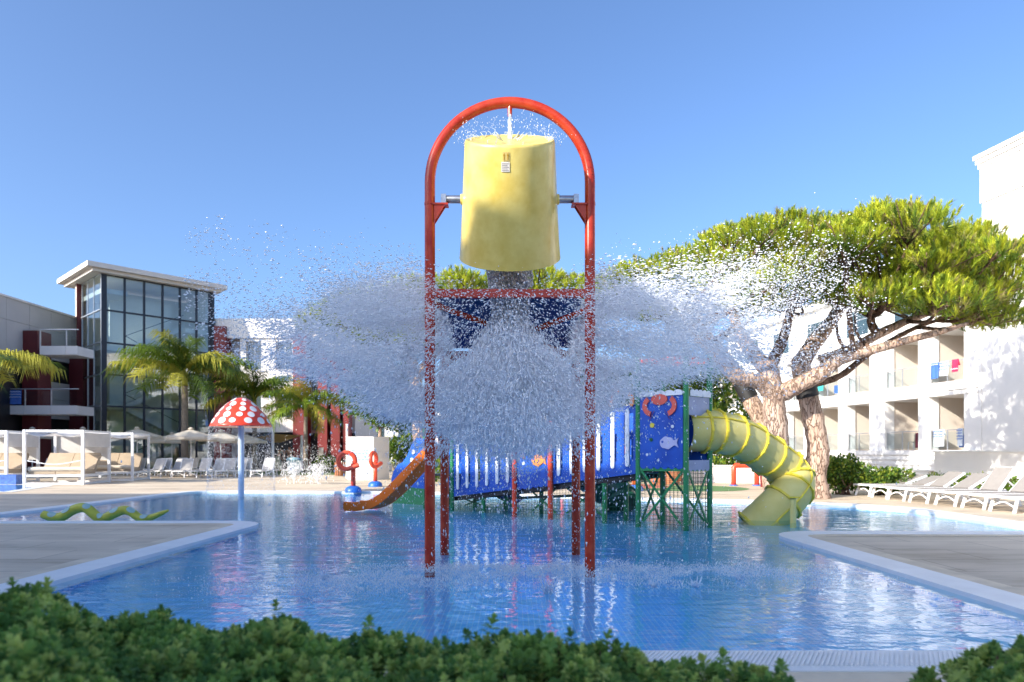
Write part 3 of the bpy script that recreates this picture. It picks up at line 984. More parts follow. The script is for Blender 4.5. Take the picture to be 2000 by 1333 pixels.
# ================================================================ WATER PLAY EQUIPMENT
def arc_pts(c, r, a0, a1, n, u=(1, 0, 0), v=(0, 0, 1)):
    c = Vector(c); u = Vector(u); v = Vector(v)
    return [c + u*r*math.cos(a0+(a1-a0)*k/n) + v*r*math.sin(a0+(a1-a0)*k/n) for k in range(n+1)]


def spline(pts, n=8):
    """Catmull-Rom through points"""
    p = [Vector(x) for x in pts]
    p = [p[0]*2-p[1]] + p + [p[-1]*2-p[-2]]
    out = []
    for i in range(1, len(p)-2):
        for k in range(n):
            t = k/n
            out.append(0.5*((2*p[i]) + (p[i+1]-p[i-1])*t + (2*p[i-1]-5*p[i]+4*p[i+1]-p[i+2])*t*t + (3*p[i]-p[i-1]-3*p[i+1]+p[i+2])*t**3))
    out.append(p[-2])
    return out


YF, YR = 7.55, 9.2
XL, XR = -0.908, 0.862
XC = (XL+XR)/2; RA = (XR-XL)/2
ZS = 4.27
ZP = 1.28+495/FPX*YF              # bucket pivot height
fr = thing('bucket_frame', 'red arched pipe frame standing in the pool around the yellow bucket', 'play frame', (XC, 8.3, 0))
RP_ = 0.058
MB().tube([(XL, YF, -0.09), (XL, YF, 1.5), (XL, YF, ZP-0.06)], RP_, 20, cap=False).build('leg', M_darkred if False else M_red, fr, True)
MB().tube([(XR, YF, -0.09), (XR, YF, 1.5), (XR, YF, ZP-0.06)], RP_, 20, cap=False).build('leg', M_red, fr, True)
MB().tube([(XL, YF, ZP-0.06)] + list(reversed(arc_pts((XC, YF, ZS), RA, 0, PI, 40))) + [(XR, YF, ZP-0.06)], RP_, 20, cap=False).build('arch', M_red, fr, True)
for x in (XL, XR):
    MB().tube([(x, YF, ZP-0.065), (x, YF, ZP-0.035)], RP_+0.004, 20).build('joint_collar', M_red, fr, True, angle=40)
    MB().tube([(x, YR, -0.09), (x, YR, 3.02)], RP_, 20).build('leg', M_red, fr, True, angle=40)
    MB().tube([(x, YF, 3.02), (x, YR, 2.66)], 0.040, 12).build('side_rail', M_red, fr, True, angle=40)
MB().beam((XL+0.05, YF, 3.04), (XR-0.05, YF, 3.04), 0.07, 0.09).build('front_rail', M_red, fr)
MB().beam((XL+0.05, YR, 2.60), (XR-0.05, YR, 2.60), 0.07, 0.09).build('rear_rail', M_red, fr)
MB().tube([(XL+0.05, YF+0.04, 2.93), (XR-0.05, YR-0.04, 2.58)], 0.034, 12).build('cross_brace', M_red, fr, True, angle=40)
MB().tube([(XR-0.05, YF+0.04, 2.86), (XL+0.05, YR-0.04, 2.50)], 0.034, 12).build('cross_brace', M_red, fr, True, angle=40)
# splash plate: a shallow blue hipped sheet
mid = Vector((XC, 8.35, 3.20))
pl = MB()
c4 = [Vector((XL+0.07, YF+0.07, 3.06)), Vector((XR-0.07, YF+0.07, 3.06)), Vector((XR-0.07, YR-0.07, 2.70)), Vector((XL+0.07, YR-0.07, 2.70))]
pl.add(c4 + [mid] + [q - Vector((0, 0, 0.02)) for q in c4] + [mid - Vector((0, 0, 0.02))],
       [(0, 1, 4), (1, 2, 4), (2, 3, 4), (3, 0, 4), (6, 5, 9), (7, 6, 9), (8, 7, 9), (5, 8, 9), (0, 5, 6, 1), (1, 6, 7, 2), (2, 7, 8, 3), (3, 8, 5, 0)])
pl.build('splash_plate', M_blueplate, fr)
for sgn, x in ((1, XL), (-1, XR)):
    b = MB()
    b.obox((x+sgn*0.12, YF, ZP-0.065), (0.085, 0, 0), (0, 0.06, 0), (0, 0, 0.010))
    b.build('bracket_plate', M_red, fr)
    b = MB()
    for yy in (YF-0.045, YF+0.035):
        b.prism([(sgn*0.05, 0), (sgn*0.17, 0), (sgn*0.05, -0.19)] if sgn < 0 else [(0.05, 0), (0.05, -0.19), (0.17, 0)], (x, yy+0.01, ZP-0.075), (1, 0, 0), (0, 0, 1), 0.012)
    b.build('bracket_gusset', M_red, fr)
    MB().obox((x+sgn*0.155, YF, ZP-0.005), (0.028, 0, 0), (0, 0.05, 0), (0, 0, 0.05)).build('bearing_block', M_steel, fr)
MB().tube([(XC, YF, ZS+RA-0.04), (XC, YF, ZS+RA-0.155)], [0.027, 0.024], 14).build('nozzle', M_red, fr, True, angle=40)

# tipping bucket (tilted, mouth down)
TH = R(31)
bk = thing('tipping_bucket', 'yellow tipping bucket turned mouth down under the red arch', 'bucket', (XC, YF, ZP-0.67))
zx = Vector((1, 0, 0)); zy = Vector((0, math.cos(TH), math.sin(TH))); zz = Vector((0, -math.sin(TH), math.cos(TH)))
cB = Vector((XC, YF, ZP))
AXB = (zx, zy, zz)
prof = [(0.0, 0.565), (0.25, 0.575), (0.40, 0.585), (0.448, 0.600), (0.462, 0.607), (0.474, 0.600), (0.480, 0.575), (0.505, 0.25), (0.533, -0.12),
        (0.562, -0.45), (0.580, -0.62), (0.583, -0.632), (0.575, -0.636), (0.565, -0.62), (0.548, -0.45), (0.52, -0.12), (0.49, 0.25), (0.46, 0.54), (0.0, 0.55)]
MB().lathe(prof, 72, cB, AXB).build('shell', M_yellow, bk, True, angle=50)
for sgn in (-1, 1):
    a = Vector((XC+sgn*0.50, YF, ZP)); c = Vector((XC+sgn*0.76, YF, ZP))
    MB().tube([a, c-zx*sgn*0.03, c-zx*sgn*0.005, c], [0.042, 0.042, 0.030, 0.012], 20).build('axle', M_steel, bk, True, angle=40)
    MB().tube([a-zx*sgn*0.02, a+zx*sgn*0.045], [0.062, 0.055], 20).build('axle_collar', M_yellow, bk, True, angle=40)
def on_bucket(ang, ax, off):
    r = np.interp(ax, [-0.66, 0.575], [0.585, 0.480]) + off
    return cB + zx*r*math.sin(ang) - zy*r*math.cos(ang) + zz*ax
def bucket_patch(a0, a1, h0, h1, off, name, m, par):
    mb = MB(); n_ = 5
    vs = []
    for k in range(n_+1):
        a = a0+(a1-a0)*k/n_
        vs += [on_bucket(a, h0, off), on_bucket(a, h1, off)]
    mb.add(vs, [(2*k, 2*k+2, 2*k+3, 2*k+1) for k in range(n_)])
    return mb.build(name, m, par)
st = bucket_patch(-0.175, 0.0, 0.36, 0.455, 0.004, 'sticker', M_sticker, bk)
st2 = bucket_patch(-0.145, -0.005, 0.465, 0.545, 0.004, 'sticker', mat('yellow arrow sticker', (0.66, 0.50, 0.16), 0.6, 0.03), bk)
for a in (-0.115, -0.038):
    vs = [on_bucket(a+da, h, 0.007) for da, h in ((-0.010, 0.475), (0.010, 0.475), (0.010, 0.510), (0.024, 0.510), (0.0, 0.538), (-0.024, 0.510), (-0.010, 0.510))]
    MB().add(vs, [(0, 1, 2, 3, 4, 5, 6)]).build('arrow', M_stickera, st2)
for k in range(5):
    bucket_patch(-0.160, -0.02-0.03*(k % 2), 0.372+0.016*k, 0.377+0.016*k, 0.007, 'print_line', M_stickert, st)

# ---------------------------------------------------------------- play structure
p1 = Vector((2.33, 12.6, 0)); p3 = Vector((3.06, 12.0, 0)); p2 = Vector((2.88, 13.05, 0)); p4 = Vector((3.62, 12.5, 0))
pA = Vector((-1.42, 16.2, 0))
ps = thing('play_structure', 'blue and green water play structure with sloping bridge and tower', 'play structure', (1.0, 14.0, 0))
UPV = Vector((0, 0, 1))
for q in (p1, p2, p3, p4):
    MB().tube([q-UPV*0.09, q+UPV*3.05], 0.050, 14).build('post', M_green, ps, True, angle=40)
    MB().tube([q+UPV*3.05, q+UPV*3.10], [0.056, 0.03], 14).build('post_cap', M_green, ps, True, angle=40)
dv_ = (p2-p1).normalized()
pB1 = pA + Vector((0.50, 0.42, 0)); 
for q, h in ((pA, 1.95), (pA+Vector((-0.72, 0.6, 0)), 2.3), (pA+Vector((0.5, 0.7, 0)), 1.95), (pA+Vector((-0.2, 1.3, 0)), 2.3)):
    MB().tube([q-UPV*0.09, q+UPV*h], 0.050, 14).build('post', M_green, ps, True, angle=40)
# bridge frame
ux = (p1-pA); LB = ux.length; ux = ux.normalized()
SL = (1.02-0.36)/LB               # slope of the bridge
def BR(s, z, off=0.0):
    """point on the near side of the bridge: s along, z above its sloping floor line"""
    q = pA + ux*s
    nrm = Vector((ux.y, -ux.x, 0))
    if nrm.y > 0: nrm = -nrm
    return Vector((q.x, q.y, 0.36 + SL*s + z)) + nrm*off
nrm_b = Vector((ux.y, -ux.x, 0))
if nrm_b.y > 0: nrm_b = -nrm_b
upb = (ux + UPV*SL).normalized()
BW = 0.85                          # bridge width
def side_panels(off, sgn):
    """one side of the bridge: solid bands with openings and white slats"""
    s_r1, s_r2 = 2.07, 3.09        # the solid board with the fish stands between the red posts
    segs = [(0.06, s_r1-0.05, 6), (s_r2+0.05, LB-0.06, 6)]
    for a, c, k in segs:
        MB().add([BR(a, -0.12, off), BR(c, -0.12, off), BR(c, 0.16, off), BR(a, 0.16, off)] + [BR(a, -0.12, off-0.02), BR(c, -0.12, off-0.02), BR(c, 0.16, off-0.02), BR(a, 0.16, off-0.02)],
                 [(0, 1, 2, 3), (7, 6, 5, 4), (3, 2, 6, 7), (1, 0, 4, 5), (0, 3, 7, 4), (2, 1, 5, 6)]).build('bottom_board', M_blue, ps)
        MB().add([BR(a, 1.02, off), BR(c, 1.02, off), BR(c, 1.17, off), BR(a, 1.17, off)] + [BR(a, 1.02, off-0.02), BR(c, 1.02, off-0.02), BR(c, 1.17, off-0.02), BR(a, 1.17, off-0.02)],
                 [(0, 1, 2, 3), (7, 6, 5, 4), (3, 2, 6, 7), (1, 0, 4, 5), (0, 3, 7, 4), (2, 1, 5, 6)]).build('top_board', M_blue, ps)
        w = (c-a)/k
        for i in range(k+1):
            m0 = a + i*w
            h = 0.085 if 0 < i < k else 0.05
            u0, u1 = max(a, m0-h), min(c, m0+h)
            MB().add([BR(u0, 0.155, off-0.001), BR(u1, 0.155, off-0.001), BR(u1, 1.025, off-0.001), BR(u0, 1.025, off-0.001)] + [BR(u0, 0.155, off-0.019), BR(u1, 0.155, off-0.019), BR(u1, 1.025, off-0.019), BR(u0, 1.025, off-0.019)],
                     [(0, 1, 2, 3), (7, 6, 5, 4), (1, 0, 4, 5), (0, 3, 7, 4), (2, 1, 5, 6)]).build('upright_board', M_blue, ps)
            if i < k and sgn > 0:
                mc = m0 + w/2
                pts = [(-0.042, 0.05), (-0.030, 0.012), (0, 0.0), (0.030, 0.012), (0.042, 0.05), (0.042, 1.03), (0.030, 1.07), (0, 1.082), (-0.030, 1.07), (-0.042, 1.03)]
                MB().prism(pts, BR(mc, 0.03, off+0.012), ux, UPV, 0.022).build('white_slat', M_slat, ps)
    # solid middle board with scalloped foot
    pts = [(s_r1+0.05, 1.2), (s_r1+0.05, -0.12)]
    pts = [(s_r2-0.05, 1.2+SL*(s_r2)), (s_r1+0.05, 1.2+SL*s_r1)]
    nsc = 6
    for k in range(nsc*4+1):
        f = k/(nsc*4)
        s = s_r1+0.05 + (s_r2-s_r1-0.10)*f
        pts.append((s, -0.12+SL*s-0.035*abs(math.sin(PI*nsc*f))))
    MB().prism(pts, pA + nrm_b*(off-0.02) + UPV*0.36, ux, UPV, 0.02).build('middle_board', M_blue, ps)
side_panels(0.0, 1)
side_panels(-BW, -1)
# deck boards of the bridge
for k in range(16):
    a, c = LB*k/16+0.01, LB*(k+1)/16-0.01
    MB().add([BR(a, -0.05, -0.05), BR(c, -0.05, -0.05), BR(c, -0.05, -BW+0.03), BR(a, -0.05, -BW+0.03)] + [BR(a, -0.10, -0.05), BR(c, -0.10, -0.05), BR(c, -0.10, -BW+0.03), BR(a, -0.10, -BW+0.03)],
             [(0, 1, 2, 3), (7, 6, 5, 4), (0, 4, 5, 1), (2, 6, 7, 3), (1, 5, 6, 2), (3, 7, 4, 0)]).build('deck_plank', M_dark, ps)
MB().beam(BR(0, -0.17, -0.1), BR(LB, -0.17, -0.1), 0.06, 0.10).build('bridge_beam', M_dark, ps)
MB().beam(BR(0, -0.17, -BW+0.1), BR(LB, -0.17, -BW+0.1), 0.06, 0.10).build('bridge_beam', M_dark, ps)
MB().beam(BR(1.6, -0.30, -0.3), BR(3.9, -0.42, -0.3), 0.05, 0.06).build('tie_bar', M_dark, ps)
# red posts either side of the fish board
for s, hh in ((2.07, 2.2), (3.09, 2.3)):
    q = BR(s, 0, 0.03)
    MB().tube([(q.x, q.y, -0.09), (q.x, q.y, hh)], 0.055, 14).build('post', M_ring, ps, True, angle=40)
    MB().lathe([(0.0, 0.07), (0.045, 0.05), (0.06, 0), (0.045, -0.03)], 12, (q.x, q.y, hh)).build('post_cap', M_ring, ps, True)
    q = BR(s, 0, -BW)
    MB().tube([(q.x, q.y, -0.09), (q.x, q.y, 1.5)], 0.05, 12).build('post', M_green, ps, True, angle=40)
for s in (0.95, 4.35):
    for off in (-0.12, -BW):
        q = BR(s, 0, off)
        MB().tube([(q.x, q.y, -0.09), (q.x, q.y, 0.36+SL*s-0.12)], 0.05, 12).build('post', M_green, ps, True, angle=40)
# X braces under the bridge
for a, c in ((0.05, 0.90), (2.25, 2.95), (3.2, 4.2), (1.1, 1.95)):
    MB().beam(BR(a, -0.18, -0.3), Vector((*BR(c, 0, -0.3).xy, 0.02)), 0.022, 0.035).build('brace', M_green, ps)
    MB().beam(BR(c, -0.18, -0.36), Vector((*BR(a, 0, -0.36).xy, 0.02)), 0.022, 0.035).build('brace', M_green, ps)
# fish on the middle board
def fish(o, u, v, s, m, parent, flip=1):
    pts = []
    for k in range(22):
        a = PI*0.16 + (2*PI-PI*0.32)*k/21
        r = 1.0 + 0.10*math.sin(a*5)
        pts.append((-flip*(-0.62*math.cos(a)*r)*s*-1, 0.5*math.sin(a)*r*s))
    pts = [(-x, y) for x, y in pts]
    tail = [(-0.98*s, -0.42*s), (-0.80*s, -0.05*s), (-1.02*s, 0.38*s)]
    body = [(-0.62*s*math.cos(a)*-1, 0.5*s*math.sin(a)*(1.0+0.08*math.sin(a*6))) for a in [(-PI*0.84)+(PI*1.68)*k/24 for k in range(25)]]
    out = body + [(-0.72*s, 0.20*s), (-1.0*s, 0.40*s), (-0.86*s, 0.0), (-1.0*s, -0.40*s), (-0.72*s, -0.20*s)]
    out = [(x*flip, y) for x, y in out]
    f = MB().prism(out, o, u, v, 0.022).build('fish', m, parent)
    n3_ = Vector(u).cross(Vector(v)).normalized()
    e = [(0.38*s*flip+0.10*s*math.cos(2*PI*k/10), 0.08*s+0.10*s*math.sin(2*PI*k/10)) for k in range(10)]
    MB().prism(e, Vector(o)+n3_*0.024, u, v, 0.004).build('eye', M_blue, f)
    return f
fish(BR(2.72, 0.42, 0.002), ux, UPV, 0.25, M_orangeb, ps, -1)
for s, z, r, m in ((2.32, 0.40, 0.04, M_slat), (2.30, 0.55, 0.05, M_coral), (2.48, 0.86, 0.055, M_slat), (2.85, 0.8, 0.03, M_slat), (2.2, 0.15, 0.03, M_slat)):
    MB().prism([(r*math.cos(2*PI*k/12), r*math.sin(2*PI*k/12)) for k in range(12)], BR(s, z, 0.002), ux, UPV, 0.012).build('bubble', m, ps)
# tower boards
uf = (p3-p1); LF = uf.length; uf = uf.normalized(); nf = Vector((uf.y, -uf.x, 0)); nf = nf if nf.y < 0 else -nf
us = (p4-p3); LS = us.length; us = us.normalized()
def scal(L, base, n_, amp):
    return [(L*k/(n_*5), base-amp*abs(math.sin(PI*k/5))) for k in range(n_*5+1)]
MB().prism([(LF-0.05, 2.30), (0.05, 2.30)] + [(0.05+(LF-0.10)*x/LF, z) for x, z in scal(LF, 1.03, 6, 0.045)], p1+nf*0.0, uf, UPV, 0.025).build('tower_board', M_blue, ps)
wt = MB().prism([(LF-0.05, 2.305), (0.05, 2.305)] + [(0.05+(LF-0.1)*k/30, 2.37+0.035*abs(math.sin(PI*k/6))) for k in range(31)], p1+nf*0.03, uf, UPV, 0.02)
wt.build('wave_trim', M_slat, ps)
bk2 = (p4-p2); LK = bk2.length; bk2 = bk2.normalized()
MB().prism([(LK-0.05, 2.2), (0.05, 2.2)] + [(0.05+(LK-0.10)*x/LK, z) for x, z in scal(LK, 1.03, 6, 0.045)], p2, bk2, UPV, 0.025).build('tower_board', M_blue, ps)
# side board on the right with the round slide mouth cut away
MB().prism([(LS-0.05, 1.15), (0.05, 1.15)] + [(0.05+(LS-0.1)*x/LS, z) for x, z in scal(LS, 0.99, 5, 0.04)], p3, us, UPV, 0.025).build('side_board', M_grey, ps)
MB().prism([(0.05, 1.95), (LS-0.05, 1.95), (LS-0.05, 2.28), (0.05, 2.28)], p3, us, UPV, 0.025).build('side_board', M_grey, ps)
MB().prism([(LS-0.05, 2.285), (0.05, 2.285)] + [(0.05+(LS-0.1)*k/25, 2.37+0.04*abs(math.sin(PI*k/5))) for k in range(26)], p3+Vector((0.03, -0.02, 0)), us, UPV, 0.02).build('wave_trim', M_slat, ps)
MB().prism([(q.x, q.y) for q in (p1, p3, p4, p2)], (0, 0, 1.05), (1, 0, 0), (0, 1, 0), 0.05).build('tower_floor', M_dark, ps)
for a, c in ((p1, p3), (p3, p4), (p4, p2), (p2, p1)):
    MB().beam(a+UPV*2.96, c+UPV*2.96, 0.05, 0.07).build('top_rail', M_ring, ps)
    MB().beam(a+UPV*0.98, c+UPV*0.98, 0.04, 0.06).build('floor_rail', M_green, ps)
for a, c in ((p1, p3), (p3, p1), (p3, p4), (p4, p3), (p1, p2), (p2, p1), (p2, p4)):
    d_ = (c-a).normalized()
    MB().beam(a+d_*0.07+UPV*0.95, c-d_*0.10+UPV*0.02, 0.022, 0.040).build('brace', M_green, ps)
fish(p1+uf*0.60+UPV*1.46+nf*0.03, uf, UPV, 0.22, M_lav, ps, -1)
# crab: body, claws and legs
def disc(cx, cz, rx, rz, n_=16): return [(cx+rx*math.cos(2*PI*k/n_), cz+rz*math.sin(2*PI*k/n_)) for k in range(n_)]
crab = MB()
oc = p1+uf*0.45+UPV*2.18+nf*0.03
crab.prism(disc(0, 0.06, 0.16, 0.10), oc, uf, UPV, 0.025)
for sg in (-1, 1):
    arc_o = [(sg*(0.12+0.22*math.sin(a)), 0.05+0.20*math.cos(a)-0.10) for a in [PI*k/10 for k in range(2, 10)]]
    arc_i = [(sg*(0.12+0.13*math.sin(a)), 0.05+0.11*math.cos(a)-0.10) for a in [PI*k/10 for k in range(9, 1, -1)]]
    crab.prism(arc_o+arc_i, oc+nf*0.002, uf, UPV, 0.022)
    crab.prism([(sg*0.10, -0.14), (sg*0.20, -0.30), (sg*0.15, -0.22)], oc, uf, UPV, 0.02)
crab.build('crab', M_coral, ps)
crab2 = MB()
oc2 = p1-ux*0.35+UPV*2.25+nrm_b*0.03
for sg in (-1, 1):
    a_o = [(sg*(0.05+0.24*math.sin(a)), 0.20*math.cos(a)) for a in [PI*k/10 for k in range(0, 8)]]
    a_i = [(sg*(0.05+0.15*math.sin(a)), 0.12*math.cos(a)) for a in [PI*k/10 for k in range(7, -1, -1)]]
    crab2.prism(a_o+a_i, oc2, ux, UPV, 0.02)
crab2.build('orange_claws', M_orangeb, ps)
for a, z, r, m in ((0.30, 1.78, 0.045, M_tubef), (0.28, 1.52, 0.035, M_dgreen), (0.70, 1.75, 0.03, M_slat), (0.2, 1.25, 0.025, M_slat)):
    MB().prism(disc(0, 0, r, r, 12), p1+uf*a+UPV*z+nf*0.028, uf, UPV, 0.010).build('bubble', m, ps)
# safety net under bridge and tower
net = MB()
def netface(a, c, ztop_a, ztop_c, nh, nv):
    for k in range(nh+1):
        f = k/nh
        q = a.lerp(c, f); zt = ztop_a+(ztop_c-ztop_a)*f
        net.beam((q.x, q.y, -0.1), (q.x, q.y, zt), 0.006)
    for k in range(nv+1):
        f = k/nv
        net.beam((a.x, a.y, ztop_a*f), (c.x, c.y, ztop_c*f), 0.006)
flat = lambda v: Vector((v.x, v.y, 0))
netface(flat(BR(0.0, 0, -0.2)), flat(BR(LB, 0, -0.2)), 0.24, 0.88, 66, 10)
netface(p1, p3, 0.98, 0.98, 12, 13)
netface(p3, p4, 0.98, 0.98, 10, 13)
netface(p2, p4, 0.98, 0.98, 12, 13)
no = net.build('safety_net', M_net, ps); no['kind'] = 'stuff'
# left end: wavy boards beside the orange slide
pL = pA + Vector((-0.72, 0.6, 0))
uw = (pA - pL).normalized()
wave = [(-1.15, 0.45), (-0.4, 0.42), (0.0, 0.40), (0.0, 1.62), (-0.25, 1.66), (-0.42, 1.50), (-0.58, 1.22), (-0.74, 1.05), (-0.92, 0.98), (-1.08, 0.80), (-1.15, 0.62)]
MB().prism(wave, pL+UPV*0.0+Vector((0, -0.05, 0)), Vector((0.80, -0.6, 0)).normalized(), UPV, 0.03).build('wave_board', M_bluewave, ps)
wb = Vector((0.80, -0.6, 0)).normalized()
for a, z, r, m in ((-0.35, 1.3, 0.06, M_lav), (-0.40, 1.10, 0.06, M_slat), (-0.55, 0.85, 0.08, M_coral), (-0.8, 0.7, 0.06, M_dgreen), (-0.2, 1.0, 0.05, M_slat)):
    MB().prism(disc(0, 0, r, r, 12), pL+wb*a+UPV*z+Vector((-0.02, -0.09, 0)), wb, UPV, 0.012).build('bubble', m, ps)
MB().prism([(-1.1, 0.0), (0, 0.0), (0, 0.42), (-1.1, 0.42)], pL+Vector((0, -0.04, 0)), wb, UPV, 0.03).build('green_board', M_green, ps)
MB().prism([(0, 0.4), (0.9, 0.4), (0.9, 1.62), (0, 1.62)], pA+Vector((-0.2, 1.3, 0)), ux, UPV, 0.03).build('wave_board', M_bluewave, ps)
MB().prism(disc(0, 0, 0.14, 0.2), pL+uw*0.35+UPV*1.55+Vector((0, -0.05, 0)), uw, UPV, 0.03).build('white_foam_board', M_slat, ps)
MB().prism([(0, 0), (0.9, 0), (0.9, 0.9), (0, 0.9)], pL+UPV*0.72, uw, Vector((-uw.y, uw.x, 0)), 0.05).build('platform', M_dark, ps)
# dark blue ramp chute behind
sl = thing('blue_chute', 'dark blue chute behind the sloping bridge', 'slide', (0.3, 17.5, 0))
MB().beam((-0.6, 17.4, 0.62), (0.15, 17.2, 0.02), 0.62, 0.05, up=(0, -0.3, 1)).build('bed', M_blueplate, sl)
for dy in (-0.32, 0.32):
    MB().beam((-0.6, 17.4+dy, 0.72), (0.15, 17.2+dy, 0.12), 0.04, 0.18).build('side_wall', M_blueplate, sl)

# orange slide
os_ = thing('orange_slide', 'small orange slide ending in the shallow water', 'slide', (-3.3, 15.3, 0))
path = spline([P(868, 872, 16.3), P(848, 885, 16.2), P(815, 920, 15.9), P(775, 962, 15.6), P(745, 985, 15.4), P(715, 993, 15.2), P(688, 993, 15.1)], 6)
WD = 0.26
lat = Vector((0.42, 0.90, 0)).normalized()
def slide_strip(secs):
    mb = MB()
    vs = []; fs = []
    for i, p in enumerate(path):
        d = (path[min(i+1, len(path)-1)]-path[max(i-1, 0)]).normalized()
        up = lat.cross(d).normalized()
        if up.z < 0: up = -up
        for (a, h) in secs: vs.append(p+lat*a+up*h)
    n_ = len(secs)
    for i in range(len(path)-1):
        for k in range(n_):
            k2 = (k+1) % n_
            fs.append((i*n_+k, i*n_+k2, (i+1)*n_+k2, (i+1)*n_+k))
    fs.append(tuple(range(n_))); fs.append(tuple((len(path)-1)*n_+k for k in reversed(range(n_))))
    return mb.add(vs, fs)
slide_strip([(-WD, 0.0), (WD, 0.0), (WD, -0.03), (-WD, -0.03)]).build('bed', M_orange, os_, True, angle=40)
slide_strip([(-WD-0.05, 0.15), (-WD+0.01, 0.16), (-WD+0.02, 0.0), (-WD-0.02, -0.04), (-WD-0.06, 0.05)]).build('side_rim', M_orange, os_, True, angle=50)
slide_strip([(WD+0.05, 0.15), (WD-0.01, 0.16), (WD-0.02, 0.0), (WD+0.02, -0.04), (WD+0.06, 0.05)]).build('side_rim', M_orange, os_, True, angle=50)
MB().tube(arc_pts(P(860, 872, 16.25), 0.36, 0, PI, 14, lat, (0, 0, 1)), 0.05, 10).build('entry_hoop', M_orange, os_, True)

# yellow tube slide
ts = thing('tube_slide', 'yellow green enclosed tube slide curving down to the water', 'slide', (5.0, 12.9, 0))
TR = 0.385
tp = spline([P(1338, 842, 12.52), P(1375, 842, 12.58), P(1405, 845, 12.68), P(1447, 857, 12.95), P(1492, 885, 13.3), P(1533, 915, 13.55), P(1551, 942, 13.45), P(1540, 968, 13.25), P(1508, 1000, 13.2), P(1470, 1035, 13.25)], 10)
LT = len(tp)
mb = MB().tube(tp, TR, 40, cap=False).build('tube', M_tube, ts, True)
inner = MB().tube(list(reversed(tp)), TR-0.02, 32, cap=False).build('tube_lining', M_tube, ts, True)
cuts = [9, 17, 26, 34, 42, 50, 58, 66, 74, LT-2]
for k in cuts:
    k = min(k, LT-2)
    d = (tp[k+1]-tp[k-1]).normalized()
    a = tp[k]-d*0.022; c = tp[k]+d*0.022
    rg = MB()
    u, v, w = basis(d)
    rg.lathe([(TR-0.01, -0.022), (TR+0.035, -0.022), (TR+0.038, 0.0), (TR+0.035, 0.022), (TR-0.01, 0.022)], 40, tp[k], (u, v, d))
    f = rg.build('flange_ring', M_tubef, ts, True, angle=40)
    for q in range(14):
        an = 2*PI*q/14
        c = tp[k] + (u*math.cos(an)+v*math.sin(an))*(TR+0.036)
        rr = (u*math.cos(an)+v*math.sin(an))
        MB().obox(c, rr*0.012, d*0.022, rr.cross(d)*0.018).build('bolt', M_tubef, f)
# long seam carried along the tube
sm = []; u_ = None
for i, p in enumerate(tp):
    d = (tp[min(i+1, LT-1)]-tp[max(i-1, 0)]).normalized()
    if u_ is None:
        s0 = d.cross(UPV).normalized(); u_ = (s0*0.80 + s0.cross(d).normalized()*0.60).normalized()
        if u_.y > 0: u_ = Vector((u_.x, -u_.y, u_.z))
    u_ = (u_ - d*u_.dot(d)).normalized()
    sm.append(p+u_*(TR+0.012))
MB().tube(sm, 0.018, 6).build('long_seam', M_tubef, ts, True)
pp = P(1549, 965, 12.5)
MB().tube([(pp.x, pp.y, -0.09), (pp.x, pp.y, 0.45)], 0.055, 14).build('support_post', M_tube, ts, True, angle=40)
MB().obox((pp.x, pp.y, 0.47), (0.09, 0, 0), (0, 0.09, 0), (0, 0, 0.012)).build('support_plate', M_tubef, ts)

# dark green tunnel behind the bridge
gt = thing('green_tunnel', 'dark green tunnel slide end in the water behind the bridge', 'slide', (2.6, 15.9, 0))
gp = spline([P(1150, 925, 16.3), P(1180, 948, 16.1), P(1205, 968, 15.9), P(1215, 990, 15.7)], 8)
MB().tube(gp, 0.40, 28, cap=False).build('tube', M_dgreen, gt, True)
MB().tube(list(reversed(gp)), 0.38, 24, cap=False).build('tube_lining', M_dgreen, gt, True)
for k in (2, 10, 18, 22):
    d = (gp[k+1]-gp[k-1]).normalized(); u, v, w = basis(d)
    MB().lathe([(0.39, -0.025), (0.44, -0.025), (0.44, 0.025), (0.39, 0.025)], 28, gp[k], (u, v, d)).build('flange_ring', M_dgreen, gt, True, angle=40)

# ---------------------------------------------------------------- mushroom
mx, my = (471-1000)/FPX*20.0, 20.0
ms = thing('mushroom_shower', 'red mushroom shower with white spots on a pale pole', 'water toy', (mx, my, 0))
MB().tube([(mx, my, -0.09), (mx, my, 2.25)], 0.085, 20).build('pole', M_pole, ms, True, angle=40)
RM, Z0, ZT = 0.86, 2.07, 2.90
CAP = [(0.0, 1.0), (0.04, 0.975), (0.25, 0.865), (0.47, 0.725), (0.66, 0.56), (0.84, 0.37), (0.95, 0.20), (0.99, 0.09), (1.0, 0.0)]
def rz_cap(f):
    return RM*float(np.interp(f, [a for a, _ in CAP], [r for _, r in CAP])), Z0+(ZT-Z0)*f
prof = [(0.10, Z0+0.06), (RM*0.8, Z0+0.0), (RM-0.03, Z0-0.03), (RM, Z0-0.02)] + [rz_cap(k/40) for k in range(1, 40)] + [(0.0, ZT)]
MB().lathe(prof, 56, (mx, my, 0)).build('cap', M_mred, ms, True)
def cap_pt(f, an, off=0.012):
    r, z = rz_cap(f)
    r2, z2 = rz_cap(min(0.999, f+0.03)); r1, z1 = rz_cap(max(0.001, f-0.03))
    tn = Vector((r2-r1, z2-z1)).normalized(); nr, nz_ = tn.y, -tn.x
    e = Vector((math.cos(an), math.sin(an), 0))
    return Vector((mx, my, 0)) + e*(r+nr*off) + Vector((0, 0, z+nz_*off))
